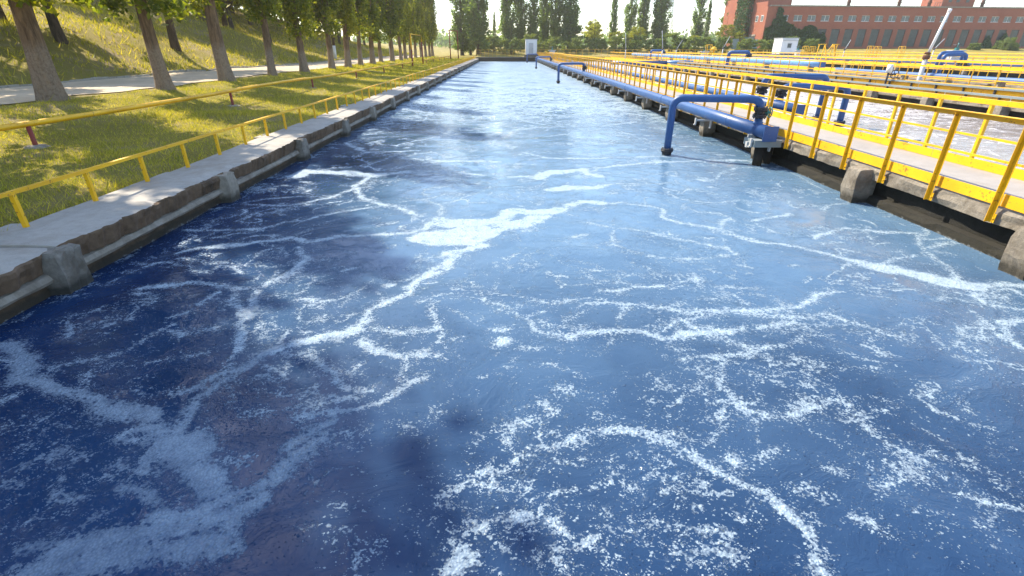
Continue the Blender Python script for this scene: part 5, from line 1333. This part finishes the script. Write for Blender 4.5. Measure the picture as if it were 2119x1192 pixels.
for i, (x, y, s) in enumerate(sp):
    plant('shrub', 'leafy green shrub in the hedge behind the far ends of the tanks', 'shrub', SV[i % 3], (M['bark2'], M['bush_leaf']), (x, y, gz(x, y)-.1), 'shrubs of the far hedge', rs.uniform(0,6.28), s, 'stem', 'foliage')
big = [(20.5,126,.58,'pale green tree rising above the hedge right of the booth poplars'),(25.2,124,.52,'yellowish round tree above the hedge in front of the lone slim poplar'),(29.4,122,.45,'bright green tree above the hedge left of the trio of poplars'),(24.0,150,.75,'bluish tree behind the yellowish round tree'),(44.5,128,.42,'small green tree above the hedge under the pylon'),(50.5,126,.50,'bright green tree above the hedge left of the dark gates'),(56.2,131,.42,'dense green tree above the hedge next to the brick building'),(-3.5,113,.42,'dark green bush under the broad dark poplar')]
for i, (x, y, s, lab) in enumerate(big):
    plant('broadleaf_tree', lab, 'tree', BV[i % 3], (M['bark2'], M['bush_leaf']), (x, y, gz(x, y)-.3), None, i*1.1, (s*1.05, s*1.05, s*.85))
# weeds before the right hand part of the brick building
for i in range(9):
    x = at_px(2015+rs.uniform(0,100), 118); s = rs.uniform(.5,.8)
    plant('shrub', 'tall green weed clump at the foot of the brick building near the right edge', 'shrub', SV[i % 3], (M['bark2'], M['bush_leaf']), (x, 118+rs.uniform(-2,2), 1.4), 'weeds by the brick building', i, s, 'stem', 'foliage')
# distant tree belt closing the horizon
rsn = np.random.RandomState(77); P = []
for i in range(260):
    x = rsn.uniform(-120, 420); y = rsn.uniform(300, 420); h = rsn.uniform(4, 11)
    e = rsn.normal(size=(45,3)); P.append(np.array([x, y, 2+h*.5]) + e*np.array([4.5,2.5,h*.28]))
tag(link('tree_belt', leaves('tree_belt', np.concatenate(P), 1.3, 9, .2), M['far_leaf']), 'hazy belt of far off trees along the horizon', 'trees', None, 'stuff')
tag(link('shrubbery', leaves('shrubbery', np.concatenate([np.array([rsn.uniform(-70,-24), rsn.uniform(12,125), 0])[None] + rsn.normal(size=(60,3))*np.array([1.1,1.1,.5]) for _ in range(1)]), .2, 10), M['wood_leaf']), 'undergrowth between the trunks of the wood on the slope', 'undergrowth', None, 'stuff')

# ------------------------------------------------------------------ grass blades
def blades(name, n, xr, yr, h, w, seed, mask, label, ypow=1.0):
    r = np.random.RandomState(seed); X = r.uniform(*xr, n); Y = yr[0] + (yr[1]-yr[0]) * r.uniform(size=n)**ypow
    keep = mask(X, Y, r); X, Y = X[keep], Y[keep]; n = len(X); Z = ground_z(X, Y) - .01
    a = r.uniform(0, 2*math.pi, n); H = h * r.uniform(.4,1.4,n) * (0.6 + 0.9*vnoise(X*.8, Y*.8, 61)); W = w * r.uniform(.6,1.4,n) * (1 + Y/45)
    lx, ly = r.normal(size=n)*.55*H, r.normal(size=n)*.55*H
    V = np.stack([np.stack([X-np.cos(a)*W, Y-np.sin(a)*W, Z],1), np.stack([X+np.cos(a)*W, Y+np.sin(a)*W, Z],1), np.stack([X+lx, Y+ly, Z+H],1)],1).reshape(-1,3).astype(np.float32)
    me = bpy.data.meshes.new(name); me.vertices.add(n*3); me.vertices.foreach_set('co', V.ravel())
    me.loops.add(n*3); me.loops.foreach_set('vertex_index', np.arange(n*3, dtype=np.int32)); me.polygons.add(n); me.polygons.foreach_set('loop_start', np.arange(0,n*3,3,dtype=np.int32))
    me.update(calc_edges=True)
    tag(link(name, me, M['grass']), label, 'grass', None, 'stuff')
patch = lambda X, Y, r: vnoise(X*.7, Y*.7, 63) + .55*vnoise(X*2.3, Y*2.3, 64) + .5*r.uniform(size=len(X)) > .72
blades('grass', 210000, (-14.0,-5.76), (3,60), .075, .0048, 1, patch, 'short sunlit grass on the lawn between the tank wall and the path', 1.7)
blades('grass', 30000, (-14.0,-5.76), (40,103), .14, .012, 2, patch, 'short grass at the far end of the lawn')
blades('grass', 90000, (-60,-20.0), (12,125), .26, .016, 3, patch, 'rough grass on the slope beyond the path', 1.2)
blades('grass', 9000, (-14.0,-5.8), (3,60), .20, .009, 7, lambda X, Y, r: vnoise(X*.9+9, Y*.9, 71)*vnoise(X*4, Y*4, 72) > .36, 'taller weedy tufts scattered over the lawn', 1.7)
blades('grass', 3000, (-5.9,-5.72), (3,60), .12, .006, 4, lambda X, Y, r: vnoise(X, Y*1.5, 65) > .45, 'tufts of grass along the edge of the coping slabs', 1.4)

# ------------------------------------------------------------------ warm summer haze in the air
hm = bpy.data.materials.new('haze'); hm.use_nodes = True
hn = hm.node_tree; hn.nodes.clear()
ho = hn.nodes.new('ShaderNodeOutputMaterial'); hv = hn.nodes.new('ShaderNodeVolumePrincipled')
hv.inputs['Color'].default_value = (1.0, 0.93, 0.78, 1); hv.inputs['Density'].default_value = 0.0007; hv.inputs['Anisotropy'].default_value = 0.65
hn.links.new(hv.outputs[0], ho.inputs['Volume'])
hz = MB().box(-245, 485, -65, 525, -2.6, 46)
tag(obj('haze', hz, hm), kind='stuff')
